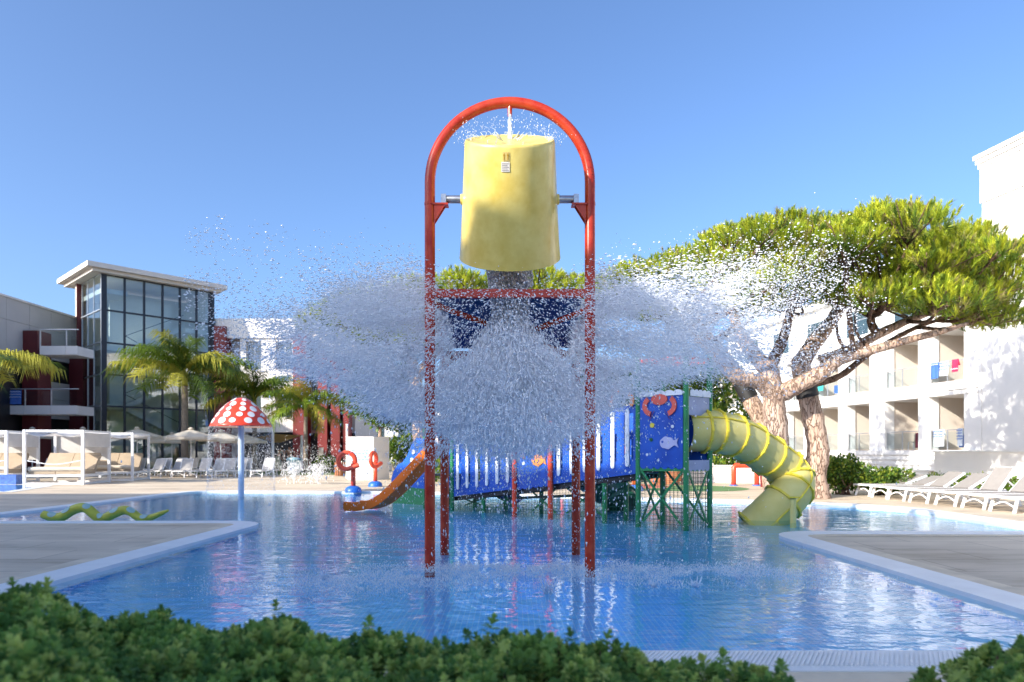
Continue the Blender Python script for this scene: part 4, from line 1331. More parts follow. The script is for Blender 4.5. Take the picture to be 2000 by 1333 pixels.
for row, (f, nn, r) in enumerate(((0.16, 13, 0.115), (0.37, 12, 0.10), (0.57, 10, 0.095), (0.75, 8, 0.085), (0.90, 5, 0.07))):
    for k in range(nn):
        an = 2*PI*(k+0.5*(row % 2)+0.07*row)/nn + 0.05*math.sin(k*2.3+row)
        rr = r*(0.82+0.3*((k*7+row*3) % 5)/4)
        r_here = rz_cap(f)[0]
        vs = [cap_pt(f, an)]
        for q in range(16):
            a = 2*PI*q/16
            vs.append(cap_pt(min(0.99, max(0.02, f+rr*math.sin(a)/1.08)), an+rr*math.cos(a)/r_here))
        MB().add(vs, [(0, 1+q, 1+(q+1) % 16) for q in range(16)]).build('white_spot', M_mwhite, ms, True)

# ---------------------------------------------------------------- snake
ys = 12.85
sn = thing('snake_float', 'yellow green wavy snake figure with pale blue spots in the shallow pool', 'water toy', (-7.5, ys, 0))
sp_px = [(84, 1005, 0.075), (100, 1010, 0.085), (120, 1010, 0.09), (140, 998, 0.09), (158, 992, 0.09), (172, 995, 0.09), (190, 1010, 0.09), (203, 1013, 0.09),
         (220, 1005, 0.088), (240, 997, 0.085), (255, 1000, 0.08), (275, 1013, 0.075), (295, 1011, 0.06), (315, 1003, 0.045), (329, 997, 0.02)]
pts = spline([P(x, y, ys) for x, y, r in sp_px], 5)
rad = np.interp(np.linspace(0, len(sp_px)-1, len(pts)), range(len(sp_px)), [r for _, _, r in sp_px])
MB().tube(pts, [float(x) for x in rad], 18).build('body', M_snake, sn, True)
for k in (6, 14, 24, 33, 42, 50, 57):
    c = pts[k]; r_ = float(rad[k])
    mb = MB()
    d = (pts[min(k+1, len(pts)-1)]-pts[k-1]).normalized()
    side = d.cross(Vector((0, 1, 0))).normalized()
    if side.z < 0: side = -side
    vs = []
    def sp_(u, w):
        idx = max(0, min(len(pts)-1, k+u))
        i0 = int(idx); c_ = pts[i0].lerp(pts[min(i0+1, len(pts)-1)], idx-i0)
        return c_ + (Vector((0, -1, 0))*math.cos(w) + side*math.sin(w))*(r_+0.006)
    vs.append(sp_(0, 0.85))
    for q in range(14):
        a = 2*PI*q/14
        vs.append(sp_(2.2*math.cos(a), 0.85+0.75*math.sin(a)))
    mb.add(vs, [(0, 1+q, 1+(q+1) % 14) for q in range(14)]).build('pale_spot', M_snakes, sn, True)
for x in (105, 200, 280):
    q = P(x, 1016, ys)
    MB().tube([(q.x, q.y, -0.09), (q.x, q.y, 0.05)], 0.05, 10).build('support', M_dark, sn, True, angle=40)

# ---------------------------------------------------------------- sprayers
def loop_sprayer(name, label, base, rz, h, rl):
    o = thing(name, label, 'water toy', base, rz)
    MB().lathe([(0.26, 0.0), (0.26, 0.04), (0.24, 0.13), (0.16, 0.19), (0.07, 0.21), (0.0, 0.21)], 20).build('base', M_base, o, True, world=False, angle=60)
    pts = [Vector((0.30, 0, h-rl*1.45)), Vector((0.0, 0.0, h-rl*1.95))]
    pts = [Vector((0, 0, 0.15)), Vector((0, 0, h-rl*1.3))]
    MB().tube(pts, 0.075, 14).build('pole', M_ring, o, True, world=False)
    c = Vector((-rl+0.06, 0.0, h-rl))
    loop = [Vector((0, -0.02, h-rl*1.35))] + [c + Vector((rl*math.cos(a), -0.10*k/18, rl*math.sin(a))) for k, a in enumerate([R(-10)+R(285)*k/18 for k in range(19)])]
    loop += [c+Vector((0.25*rl, -0.12, -rl*0.98)), c+Vector((rl*0.95, -0.13, -rl*0.72)), c+Vector((rl*1.55, -0.13, -rl*0.52))]
    MB().tube(spline(loop, 3), 0.075, 14).build('loop', M_ring, o, True, world=False, angle=50)
    return o
g1 = G(690, 962, Z_DECK); loop_sprayer('loop_sprayer', 'orange red loop sprayer with blue base facing the camera at the pool edge', (g1.x, g1.y, Z_DECK), 0, 1.26, 0.26)
g2 = G(733, 951, Z_DECK); loop_sprayer('loop_sprayer', 'orange red loop sprayer turned edge on beside the white block', (g2.x, g2.y, Z_DECK), R(72), 1.26, 0.26)
# leaning orange sprayer seen through the net
g3 = P(1242, 962, 22.5)
o = thing('leaning_sprayer', 'leaning orange pole on a blue base seen behind the play tower', 'water toy', (g3.x, 22.5, Z_DECK))
MB().lathe([(0.26, 0.0), (0.24, 0.12), (0.14, 0.19), (0.0, 0.21)], 18, (g3.x, 22.5, Z_DECK)).build('base', M_base, o, True, angle=60)
MB().tube([(g3.x, 22.5, 0.15), (g3.x-0.25, 22.5, 1.1), (g3.x-0.30, 22.5, 1.5)], 0.09, 12).build('pole', M_orange, o, True)
# red arch sprayer
o = thing('arch_sprayer', 'red square arch sprayer before the low white wall', 'water toy', (8.4, 26, Z_DECK))
x0, x1 = bx(1433, 26.0), bx(1478, 26.0)
MB().tube([(x0, 26, 0), (x0, 26, 0.74), (x0+0.06, 26, 0.80), (x1-0.06, 26, 0.80), (x1, 26, 0.74), (x1, 26, 0)], 0.095, 12).build('arch', M_ring, o, True)
for x in (x0, x1): MB().lathe([(0.16, 0), (0.16, 0.03), (0.1, 0.04)], 14, (x, 26, Z_DECK)).build('foot', M_base, o)
o = tag(MB().lathe([(0.17, 0), (0.20, 0.5), (0.21, 0.52), (0.17, 0.52)], 20, (bx(1495, 25.0), 25.0, Z_DECK)).build('wood_bin', M_maroon), 'maroon bin half hidden by the tube slide', 'bin')
# more coloured sprayers far behind the net
for i, (px, m, lab) in enumerate(((1060, M_tubef, 'yellow'), (1098, M_ring, 'red'), (1107, M_base, 'blue'))):
    q = P(px, 960, 24.0)
    o = thing('post_sprayer', 'small %s post sprayer seen through the net under the bridge' % lab, 'water toy', (q.x, 24.0, Z_DECK))
    MB().lathe([(0.2, 0.0), (0.18, 0.1), (0.0, 0.16)], 14, (q.x, 24.0, Z_DECK)).build('base', M_base, o, True)
    MB().tube([(q.x, 24.0, 0.1), (q.x, 24.0, 0.95)], 0.06, 10).build('pole', m, o, True)

# ================================================================ TREES AND PLANTS
def blade_template(n, length, width, spread, droop=0.0, seed=1):
    """fan of thin blades rising along +z"""
    r = np.random.default_rng(seed)
    V = []; F = []
    for k in range(n):
        az = 2*PI*(k+r.uniform(-.3, .3))/n*1.0 + r.uniform(0, 6)
        el = r.uniform(0.05, spread)
        d = np.array([math.sin(el)*math.cos(az), math.sin(el)*math.sin(az), math.cos(el)])
        s = np.array([-math.sin(az), math.cos(az), 0])*width/2
        L = length*r.uniform(0.65, 1.1)
        base = d*L*0.05 + np.array([0, 0, r.uniform(-.3, .25)*length])
        tip = base + d*L - np.array([0, 0, droop*L])
        b = len(V)
        V += [base - s, base + s, tip]
        F.append([b, b+1, b+2])
    return np.array(V), np.array(F)


def candle_template(n, h, L, w, seed):
    """upright shoot: short needles standing out all along its stem"""
    r = np.random.default_rng(seed)
    V = []; F = []
    for k in range(n):
        az = r.uniform(0, 2*PI); el = r.uniform(0.30, 1.0); z = h*(k/n)
        d = np.array([math.sin(el)*math.cos(az), math.sin(el)*math.sin(az), math.cos(el)])
        s = np.array([-math.sin(az), math.cos(az), 0])*w/2
        base = np.array([0, 0, z-h*0.4]); tip = base+d*L*r.uniform(0.75, 1.15)
        b = len(V)
        V += [base-s, base+s, tip]; F.append([b, b+1, b+2])
    return np.array(V), np.array(F)


PINE_T = [candle_template(26, 0.17, 0.13, 0.026, 1), blade_template(24, 0.27, 0.018, 1.25, 0.05, 2)]


def pine_tree(label, base, limbs, pads, tuft_n, size, group='umbrella pines'):
    t = thing('pine_tree', label, 'tree', base, group=group)
    for i, (pts, radii, name, m) in enumerate(limbs):
        if name == 'trunk_band':
            tr_, f0, f1, grow = pts
            full = spline(limbs[tr_][0], 10); k0, k1 = int(f0*(len(full)-1)), int(f1*(len(full)-1))
            rf = np.interp(np.linspace(0, 1, len(full)), np.linspace(0, 1, len(limbs[tr_][1])), limbs[tr_][1])
            MB().tube(full[k0:k1+1], [float(x)*1.06+grow for x in rf[k0:k1+1]], 16, cap=False).build(name, m, t, True)
            continue
        pts = spline(pts, 5)
        rr = np.interp(np.linspace(0, 1, len(pts)), np.linspace(0, 1, len(radii)), radii)
        rr = rr*(1+0.05*np.sin(np.arange(len(rr))*2.6+i)+0.04*np.sin(np.arange(len(rr))*0.9+2*i))
        MB().tube(pts, [float(x) for x in rr], 14 if radii[0] > 0.15 else 9).build(name, m, t, True)
    # twigs from the nearest limb point to each pad
    lp = np.array([list(q) for L in limbs if L[2] != 'trunk_band' for q in spline(L[0], 5)[4:]])
    tw = MB()
    for c, r in pads:
        d = np.linalg.norm(lp-np.array(c), axis=1) + np.where(lp[:, 2] > c[2], 2.0, 0)
        a = Vector(lp[int(np.argmin(d))]); b_ = Vector(c)
        m_ = a.lerp(b_, 0.5) + Vector((rnd.uniform(-.2, .2), rnd.uniform(-.2, .2), -0.18))
        tw.tube(spline([a, m_, b_], 4), [0.06*size, 0.055*size, 0.05*size, 0.045*size, 0.04*size, 0.035*size, 0.03*size, 0.02*size, 0.012*size], 6)
        for k in range(4):
            e = b_ + Vector((rnd.uniform(-1, 1)*r, rnd.uniform(-1, 1)*r, rnd.uniform(0.0, .5)*r))
            tw.tube([m_.lerp(b_, 0.7), e], [0.025*size, 0.008*size], 5)
    tw.build('twigs', M_barkd, t, True)
    V = []; F = []; MI = []
    nb = 0
    for (c, r) in pads:
        n = int(tuft_n*(r/0.7)**1.6)
        u = rng.normal(size=(n, 3)); u /= np.linalg.norm(u, axis=1, keepdims=True)
        u[:, 2] = np.abs(u[:, 2])*np.where(rng.random(n) < 0.86, 1, -0.5)
        rad = r*rng.uniform(0.62, 1.06, n)[:, None]
        pos = np.array(c)[None] + u*rad*np.array([1.0, 1.0, 0.55])
        d = u*0.55 + np.array([0, 0, 0.85]) + rng.normal(size=(n, 3))*0.16
        M = frames(d, rng.uniform(0, 6.28, n))
        sc = size*rng.uniform(0.7, 1.25, n)
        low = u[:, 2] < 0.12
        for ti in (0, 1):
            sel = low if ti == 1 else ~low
            if sel.sum() == 0: continue
            tv, tf = PINE_T[ti]
            v, f = scatter(tv, tf, pos[sel], M[sel], sc[sel])
            V.append(v); F.append(f+nb); nb += len(v)
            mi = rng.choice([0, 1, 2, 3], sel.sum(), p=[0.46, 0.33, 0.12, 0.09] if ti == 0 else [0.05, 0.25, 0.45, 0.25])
            MI.append(np.repeat(mi, len(tf)))
    np_mesh('crown', np.concatenate(V), np.concatenate(F), M_needle, t, np.concatenate(MI))
    return t


def pads_from_profile(top, bot, x0, x1, Y0, Y1, n, r0, r1, seed):
    r = random.Random(seed)
    out = []
    for k in range(n):
        f = (k+r.random())/n
        px = x0+(x1-x0)*f
        tp_ = np.interp(px, [a for a, _ in top], [a for _, a in top]); bt = np.interp(px, [a for a, _ in bot], [a for _, a in bot])
        q = r.random()**1.25
        rad = r.uniform(r0, r1)
        Y = r.uniform(Y0, Y1)
        rp = rad/Y*FPX
        py = tp_ + rp*0.55 + 8 + (max(4, bt-tp_-rp*0.9))*q
        p = P(px, py, Y)
        out.append(((p.x, p.y, p.z), rad))
    return out


TOP = [(1165, 545), (1240, 505), (1320, 470), (1400, 442), (1470, 425), (1540, 405), (1600, 415), (1650, 412), (1700, 392), (1740, 380), (1785, 398), (1820, 425), (1850, 432), (1900, 425), (1940, 445), (1965, 450), (2000, 520), (2080, 540)]
BOT = [(1165, 600), (1250, 630), (1400, 610), (1500, 620), (1600, 590), (1680, 610), (1760, 610), (1880, 645), (1960, 650), (2010, 610), (2080, 610)]
# tree A: fork behind the tube slide
bA = Vector((7.0, 18.2, 0))
limA = [([bA-UPV*0.1, P(1520, 880, 18.2), P(1512, 800, 18.2), P(1512, 765, 18.2)], [0.31, 0.29, 0.29, 0.30], 'trunk', M_bark),
        ([P(1513, 775, 18.2), P(1478, 745, 18.0), P(1435, 738, 17.8), P(1400, 700, 17.6), P(1360, 660, 17.4), P(1330, 610, 17.3)], [0.24, 0.19, 0.15, 0.12, 0.08, 0.04], 'limb', M_bark),
        ([P(1508, 770, 18.2), P(1500, 725, 18.3), P(1470, 690, 18.6), P(1440, 640, 19.0), P(1430, 580, 19.3), P(1440, 520, 19.5)], [0.30, 0.25, 0.19, 0.15, 0.10, 0.05], 'limb', M_bark),
        ([P(1520, 772, 18.2), P(1560, 752, 18.0), P(1605, 728, 17.7), P(1640, 702, 17.5), P(1690, 688, 17.3), P(1760, 668, 17.1), P(1830, 650, 16.9), P(1890, 632, 16.8)], [0.24, 0.22, 0.20, 0.16, 0.12, 0.10, 0.08, 0.04], 'limb', M_bark),
        ([P(1500, 725, 18.3), P(1530, 660, 18.6), P(1545, 600, 18.9), P(1560, 520, 19.2)], [0.18, 0.14, 0.10, 0.05], 'limb', M_barkd)]
padsA = pads_from_profile(TOP, BOT, 1390, 1690, 15.5, 21.5, 58, 0.5, 0.85, 3)
pine_tree('umbrella pine with trunk forking behind the yellow tube slide', bA, limA, padsA, 84, 1.0)
# tree B: bare trunk right of the slide with a black band
bB = Vector((8.42, 18.9, 0))
limB = [([bB-UPV*0.1, P(1592, 930, 18.9), P(1598, 880, 18.9), P(1588, 820, 18.9), P(1572, 750, 18.9), P(1563, 710, 18.9)], [0.40, 0.30, 0.29, 0.28, 0.26, 0.25], 'trunk', M_bark),
        ([P(1563, 712, 18.9), P(1590, 670, 19.1), P(1622, 630, 19.4), P(1650, 585, 19.7), P(1690, 520, 20.0), P(1730, 450, 20.2)], [0.25, 0.22, 0.19, 0.15, 0.10, 0.05], 'limb', M_bark),
        ([P(1600, 705, 18.6), P(1650, 688, 18.3), P(1712, 655, 18.0), P(1770, 628, 17.8), P(1840, 600, 17.5), P(1900, 560, 17.4)], [0.16, 0.14, 0.12, 0.10, 0.07, 0.04], 'limb', M_bark),
        ([P(1712, 655, 18.0), P(1702, 620, 18.0), P(1745, 590, 18.2), P(1800, 540, 18.5)], [0.11, 0.10, 0.08, 0.04], 'limb', M_barkd),
        ([P(1585, 752, 18.9), P(1640, 735, 19.0), P(1700, 690, 19.5), P(1790, 640, 20.0), P(1890, 610, 20.3)], [0.10, 0.09, 0.08, 0.06, 0.04], 'limb', M_barkd),
        ((0, 0.72, 0.82, 0.012), [0.3], 'trunk_band', M_band_black)]
padsB = pads_from_profile(TOP, BOT, 1620, 1975, 16.0, 26.0, 96, 0.55, 1.0, 4)
pine_tree('umbrella pine with black band on its trunk beside the balcony hotel', bB, limB, padsB, 70, 1.1)
# tree C: leaning trunk behind, crown to the left
bC = Vector((9.2, 24.0, 0))
limC = [([bC, P(1500, 850, 24.0), P(1470, 790, 24.0), P(1440, 735, 24.2), P(1400, 680, 24.5), P(1340, 610, 25.0)], [0.36, 0.30, 0.29, 0.27, 0.22, 0.12], 'trunk', M_bark),
        ([P(1400, 680, 24.5), P(1330, 640, 24.5), P(1250, 600, 24.5)], [0.16, 0.10, 0.04], 'limb', M_barkd),
        ((0, 0.44, 0.56, 0.012), [0.3], 'trunk_band', M_band_black)]
padsC = pads_from_profile(TOP, BOT, 1175, 1470, 22.0, 29.0, 62, 0.65, 1.1, 5)
pine_tree('leaning umbrella pine behind the spray on the right', bC, limC, padsC, 54, 1.2)
# tree D: broad pine behind the bucket
TOPD = [(605, 605), (660, 572), (760, 548), (850, 524), (930, 515), (1000, 520), (1090, 511), (1140, 535), (1190, 560)]
BOTD = [(605, 640), (700, 680), (820, 690), (1000, 680), (1140, 640), (1190, 610)]
bD = Vector((-4.1, 32.0, 0))
limD = [([bD, P(815, 800, 32), P(812, 740, 32), P(800, 690, 32)], [0.36, 0.30, 0.28, 0.24], 'trunk', M_bark),
        ([P(812, 745, 32), P(850, 690, 32), P(930, 640, 32), P(1030, 590, 32)], [0.22, 0.18, 0.13, 0.06], 'limb', M_bark),
        ([P(802, 700, 32), P(760, 650, 32), P(690, 615, 32)], [0.20, 0.13, 0.06], 'limb', M_bark),
        ([P(800, 695, 32), P(830, 620, 32), P(860, 570, 32)], [0.20, 0.13, 0.06], 'limb', M_bark)]
padsD = pads_from_profile(TOPD, BOTD, 610, 1180, 28.5, 36.0, 96, 0.75, 1.25, 6)
pine_tree('wide umbrella pine standing far behind the bucket', bD, limD, padsD, 42, 1.45)


# ---- palms
def frond_mesh(n_leaf, L, r):
    """one arching frond in the xz plane, starting at the origin: V, F"""
    V = []; F = []
    up = r.uniform(0.45, 1.25); drop = r.uniform(0.8, 1.3)
    def rach(s):
        return np.array([L*(s*math.cos(up*(1-s*0.6))), 0, L*(s*math.sin(up)*(1.0) - drop*0.62*s*s)])
    prev = None
    for k in range(9):
        c = rach(k/8)
        w = 0.03*(1-k/8)+0.008
        b = len(V)
        V += [c+np.array([0, -w, 0]), c+np.array([0, w, 0])]
        if k: F.append([b-2, b-1, b+1]); F.append([b-2, b+1, b])
    for k in range(n_leaf):
        s = 0.16+0.84*k/n_leaf
        c = rach(s); d = rach(min(1, s+0.03))-rach(s-0.03); d /= np.linalg.norm(d)
        ll = L*0.34*math.sin(PI*min(1, 0.25+0.75*(1-s)))**0.6*r.uniform(0.8, 1.15)
        for sg in (-1, 1):
            out = np.array([0, sg, 0])*r.uniform(0.35, 0.75) + d*0.55 + np.array([0, 0, r.uniform(-0.1, 0.35)])
            out /= np.linalg.norm(out)
            mid = c+out*ll*0.45
            tip = c+out*ll*0.75+np.array([0, 0, -ll*r.uniform(0.35, 0.65)])
            w = d*0.024*L/2.6
            b = len(V)
            V += [c-w, c+w, mid-w, mid+w, tip]
            F += [[b, b+1, b+3], [b, b+3, b+2], [b+2, b+3, b+4]]
    return np.array(V), np.array(F)


def palm_tree(label, base, h, L, nf, seed, rt=0.19, group='queen palms', lean=(0, 0)):
    r = random.Random(seed)
    t = thing('palm_tree', label, 'tree', base, group=group)
    b = Vector(base); top = b+Vector((lean[0], lean[1], h))
    pts = [b.lerp(top, k/14) for k in range(15)]
    MB().tube(pts, [rt*(1.12-0.28*k/14+0.04*(k % 2)) for k in range(15)], 12).build('trunk', M_palmt, t, True)
    MB().tube([top-UPV*0.1, top+UPV*0.35, top+UPV*0.75], [rt*0.95, rt*0.8, rt*0.2], 10).build('crownshaft', M_palm[1], t, True)
    for k in range(nf):
        V, F = frond_mesh(52, L*r.uniform(0.85, 1.1), r)
        a = 2*PI*(k*0.381966*1.0) + r.uniform(-.2, .2)
        tl = r.uniform(-0.45, 0.35)
        Mx = np.array(Matrix.Rotation(a, 3, 'Z') @ Matrix.Rotation(tl, 3, 'Y'))
        np_mesh('frond', V@Mx.T + np.array([top.x, top.y, top.z+0.35]), F, r.choice([M_palm[0], M_palm[1], M_palm[1], M_palm[0], M_palm[2]]), t)
    return t


q = P(361, 760, 40); palm_tree('tallest queen palm before the glass stair tower', (q.x, 40, 0), 5.3, 3.5, 30, 21)
q = P(497, 800, 44); palm_tree('queen palm directly behind the red mushroom', (q.x, 44, 0), 4.2, 3.1, 24, 22, 0.16)
q = P(597, 810, 42); palm_tree('slender queen palm right of the mushroom before maroon piers', (q.x, 42, 0), 3.6, 2.7, 22, 23, 0.13)
q = P(15, 690, 30.0); palm_tree('queen palm cut off by the left edge of the picture', (q.x-1.6, 30.0, 0), 4.4, 3.0, 20, 24, 0.17)
q = P(770, 880, 36); palm_tree('short feathery palm beside the white sign block', (q.x, 36, 0), 0.9, 1.9, 16, 25, 0.12)


# ---- leafy shrubs
def leaf_cloud(clumps, n, size, r, flat=0.3):
    V = []; F = []; MI = []
    tv = np.array([[0, 0, 0], [0.5, 0.32, 0.08], [1.0, 0, 0.0], [0.5, -0.32, 0.08]]); tf = np.array([[0, 1, 2], [0, 2, 3]])
    nb = 0
    vol = np.array([a[3]**2 for a in clumps]); vol = vol/vol.sum()
    for (x, y, z, ra), w in zip(clumps, vol):
        k = int(n*w)
        u = r.normal(size=(k, 3)); u /= np.linalg.norm(u, axis=1, keepdims=True)
        pos = np.array([x, y, z]) + u*ra*(r.uniform(0.55, 1.08, k)[:, None])*np.array([1, 1, 0.9])
        d = u*0.7 + r.normal(size=(k, 3))*0.5 + np.array([0, 0, 0.3])
        M = frames(d, r.uniform(0, 6.28, k))
        v, f = scatter(tv[:, [1, 2, 0]], tf, pos, M, size*r.uniform(0.6, 1.3, k))
        V.append(v); F.append(f+nb); nb += len(v)
        MI.append(np.repeat(r.choice([0, 1, 2], k, p=[0.5, 0.25, 0.25]), 2))
    return np.concatenate(V), np.concatenate(F), np.concatenate(MI)


def shrub(name, label, base, clumps, n, size, seed, cat='shrub', trunk=None, group=None):
    t = thing(name, label, cat, base, group=group)
    r = np.random.default_rng(seed)
    V, F, MI = leaf_cloud(clumps, n, size, r)
    np_mesh('crown' if cat == 'tree' else 'foliage', V, F, M_bush, t, MI)
    st = MB()
    bb = Vector(base)
    for x, y, z, ra in clumps:
        if trunk: st.tube([bb+UPV*trunk[1], Vector((x, y, z))], [trunk[0]*0.5, 0.015], 6)
        else: st.tube([bb+Vector((rnd.uniform(-.2, .2), rnd.uniform(-.2, .2), 0)), Vector((x, y, z))], [0.03, 0.012], 6)
    st.build('branches', M_barkd, t, True)
    if trunk: MB().tube([bb, bb+UPV*trunk[1]*0.5, bb+UPV*trunk[1]], [trunk[0], trunk[0]*0.85, trunk[0]*0.6], 10).build('trunk', M_bark, t, True)
    return t


def clumps_at(c, rx, ry, z0, z1, n, r0, r1, seed):
    r = random.Random(seed)
    return [(c[0]+r.uniform(-rx, rx), c[1]+r.uniform(-ry, ry), r.uniform(z0, z1), r.uniform(r0, r1)) for _ in range(n)]


q = P(1650, 960, 20.5); shrub('shrub', 'large leafy green shrub right of the banded pine trunk', (q.x, 20.5, 0), clumps_at((q.x, 20.6), 0.55, 0.5, 0.35, 0.95, 16, 0.28, 0.42, 1), 5200, 0.10, 1, group='shrubs by the garden wall')
q = P(1722, 960, 20.3); shrub('shrub', 'lower yellow green shrub beside the first right lounger', (q.x, 20.3, 0), clumps_at((q.x, 20.3), 0.5, 0.4, 0.25, 0.62, 12, 0.24, 0.34, 2), 3600, 0.10, 2, group='shrubs by the garden wall')
for i, (px, Y) in enumerate(((1862, 19.0), (1912, 18.3), (1975, 17.8), (1815, 19.8))):
    q = P(px, 950, Y)
    shrub('young_plant', 'sparse young plant behind the loungers, ' + ('left of the tall raised lounger', 'just behind the tall raised lounger', 'nearest the right edge', 'farthest from the right edge')[i], (q.x+1.2, Y+1.6, 0), clumps_at((q.x+1.2, Y+1.6), 0.18, 0.18, 0.2, 0.55, 6, 0.12, 0.2, 10+i), 500, 0.09, 10+i, 'plant', group='young plants along the wall')
# small broadleaf tree and shrubs behind the spray on the left
q = P(742, 880, 38); shrub('small_tree', 'light green broadleaf tree behind the white sign block', (q.x, 38, 0), clumps_at((q.x+0.1, 38), 1.3, 1.0, 3.3, 6.0, 26, 0.6, 0.95, 5), 5200, 0.22, 5, 'tree', (0.14, 2.6))
q = P(800, 880, 34); shrub('shrub', 'rounded green shrub left of the red bucket legs', (q.x, 34, 0), clumps_at((q.x, 34), 0.8, 0.6, 0.6, 1.9, 12, 0.45, 0.65, 6), 2600, 0.17, 6)
q = P(668, 900, 44); shrub('shrub', 'low green shrub behind the splash jets', (q.x, 44, 0), clumps_at((q.x, 44), 1.6, 0.6, 0.3, 0.9, 10, 0.4, 0.6, 7), 1600, 0.18, 7)
# dark planting behind bridge and tower
for i, (px, Y, w, h, lab) in enumerate(((900, 30, 2.2, 1.3, 'left end of the bridge'), (1010, 31, 2.2, 1.5, 'middle of the bridge'), (1120, 30, 2.2, 1.6, 'right half of the bridge'), (1215, 29, 1.8, 1.8, 'play tower, left side'), (1300, 31, 2.0, 2.1, 'play tower, right side'), (1420, 31, 2.2, 1.7, 'yellow tube slide'))):
    q = P(px, 900, Y)
    shrub('garden_bush', 'dark garden bush behind the ' + lab, (q.x, Y, 0), clumps_at((q.x, Y), w*0.6, 0.7, 0.4, h, 12, 0.5, 0.8, 30+i), 2600, 0.18, 30+i, group='dark bushes behind the play structure')
for i, (px, Y) in enumerate(((1350, 34), (1160, 38), (960, 40))):
    q = P(px, 880, Y)
    shrub('garden_tree', ('green garden tree behind the play tower', 'green garden tree behind the bucket, right side', 'green garden tree behind the bucket, left side')[i], (q.x, Y, 0), clumps_at((q.x, Y), 1.9, 1.2, 2.6, 5.6, 22, 0.7, 1.1, 50+i), 4200, 0.26, 50+i, 'tree', (0.2, 2.4), group='garden trees behind the play structure')

# unseen shrubs added on the roof edge to roughen the wing's shade line
for i, (x0, h) in enumerate(((-13.1, 0.75), (-12.6, 0.35), (-12.0, 0.5), (-11.2, 0.4), (-10.0, 0.5))):
    y0 = -14.03-0.829*x0
    shrub('shade_shrub', ('first', 'second', 'third', 'fourth', 'fifth')[i] + ' unseen shrub added to the roof edge behind the camera to roughen its shade', (x0, y0-0.3, 11.0), clumps_at((x0, y0-0.2), 0.3, 0.2, 10.95, 11.0+h*0.12, 5, 0.10, 0.17, 90+i), 700, 0.12, 90+i, group='added shade shrubs behind the camera')

# ---- clipped hedge in the foreground
hg = thing('hedge', 'soft green hedge across the foreground below the pool edge', 'hedge', (-1.2, 2.4, 0))
hr = np.random.default_rng(77)
def hedge_template(seed):
    r = np.random.default_rng(seed)
    V = []; F = []
    for ring_, (n, el, L) in enumerate(((4, 0.3, 0.024), (6, 0.85, 0.028), (7, 1.35, 0.029), (5, 1.75, 0.027))):
        for k in range(n):
            az = 2*PI*(k+0.5*ring_+r.uniform(-.2, .2))/n
            e = el+r.uniform(-.15, .15)
            d = np.array([math.sin(e)*math.cos(az), math.sin(e)*math.sin(az), math.cos(e)])
            s = np.array([-math.sin(az), math.cos(az), 0])*0.0060
            nrm = np.cross(d, s/0.0060)
            o = np.array([0, 0, -0.010*ring_])
            m_ = o+d*L*0.6 + nrm*0.003
            b = len(V)
            V += [o, m_+s*1.25, o+d*L, m_-s*1.25]
            F += [[b, b+1, b+2], [b, b+2, b+3]]
    return np.array(V), np.array(F)
HT = [hedge_template(1), hedge_template(2)]
def hedge_top(x, y):
    """height of the hedge surface"""
    px = 1000 + x/np.maximum(y, 0.5)*FPX
    ytop = np.interp(px, [-200, 0, 80, 170, 300, 450, 600, 800, 1000, 1150, 1300, 1420, 1520, 1580, 1740, 1800, 1900, 2000, 2200],
                     [1120, 1150, 1165, 1190, 1205, 1218, 1232, 1245, 1252, 1258, 1290, 1312, 1330, 1380, 1400, 1325, 1285, 1262, 1240])
    z = CAM_H-(ytop+16-885)/FPX*2.35
    return z
n = 12500
yy = hr.uniform(1.15, 2.95, n)
xx = hr.uniform(-1.0, 1.0, n)*(yy*0.80+0.15)
zt = hedge_top(xx, yy)
# surface shape follows the crest at y = 2.35, falls off behind and stays level in front
crest = hedge_top(xx/yy*2.35, np.full(n, 2.35))
edge = np.clip((2.95-yy)/0.5, 0, 1)
lump = 0.05*np.sin(xx*7.1+1)*np.sin(yy*6.3) + 0.035*np.sin(xx*15+yy*11)
top = crest*np.sqrt(np.clip(edge, 0, 1)) + lump*0.7 - np.clip(2.2-yy, 0, 2)*0.14
depth = hr.random(n)**2.4*0.17
zz_ = top-depth + np.where(hr.random(n) < 0.06, hr.uniform(0, 0.06, n), 0)
ok = zz_ > 0.12
xx, yy, zz_, depth = xx[ok], yy[ok], zz_[ok], depth[ok]
n = len(xx)
pos = np.stack([xx, yy, zz_], 1)
d = hr.normal(size=(n, 3))*0.32+np.array([0, -0.10, 1.0])
MF = frames(d, hr.uniform(0, 6.28, n))
sc = hr.uniform(0.7, 1.35, n)
V = []; F = []; MI = []; nb = 0
for ti in (0, 1):
    sel = (np.arange(n) % 2) == ti
    v, f = scatter(HT[ti][0], HT[ti][1], pos[sel], MF[sel], sc[sel])
    V.append(v); F.append(f+nb); nb += len(v)
    mi = np.where(hr.random(sel.sum()) < 0.30, 1, np.where(hr.random(sel.sum()) < 0.35, 2, 0))
    MI.append(np.repeat(mi, len(HT[ti][1])))
np_mesh('foliage', np.concatenate(V), np.concatenate(F), M_hedge, hg, np.concatenate(MI))
stt = MB()
for k in range(260):
    i = rnd.randrange(n)
    stt.tube([(xx[i]*0.96, yy[i], max(0.02, zz_[i]-0.35)), (xx[i], yy[i], zz_[i])], [0.007, 0.004], 5)
stt.build('stems', M_barkd, hg)['kind'] = 'stuff'

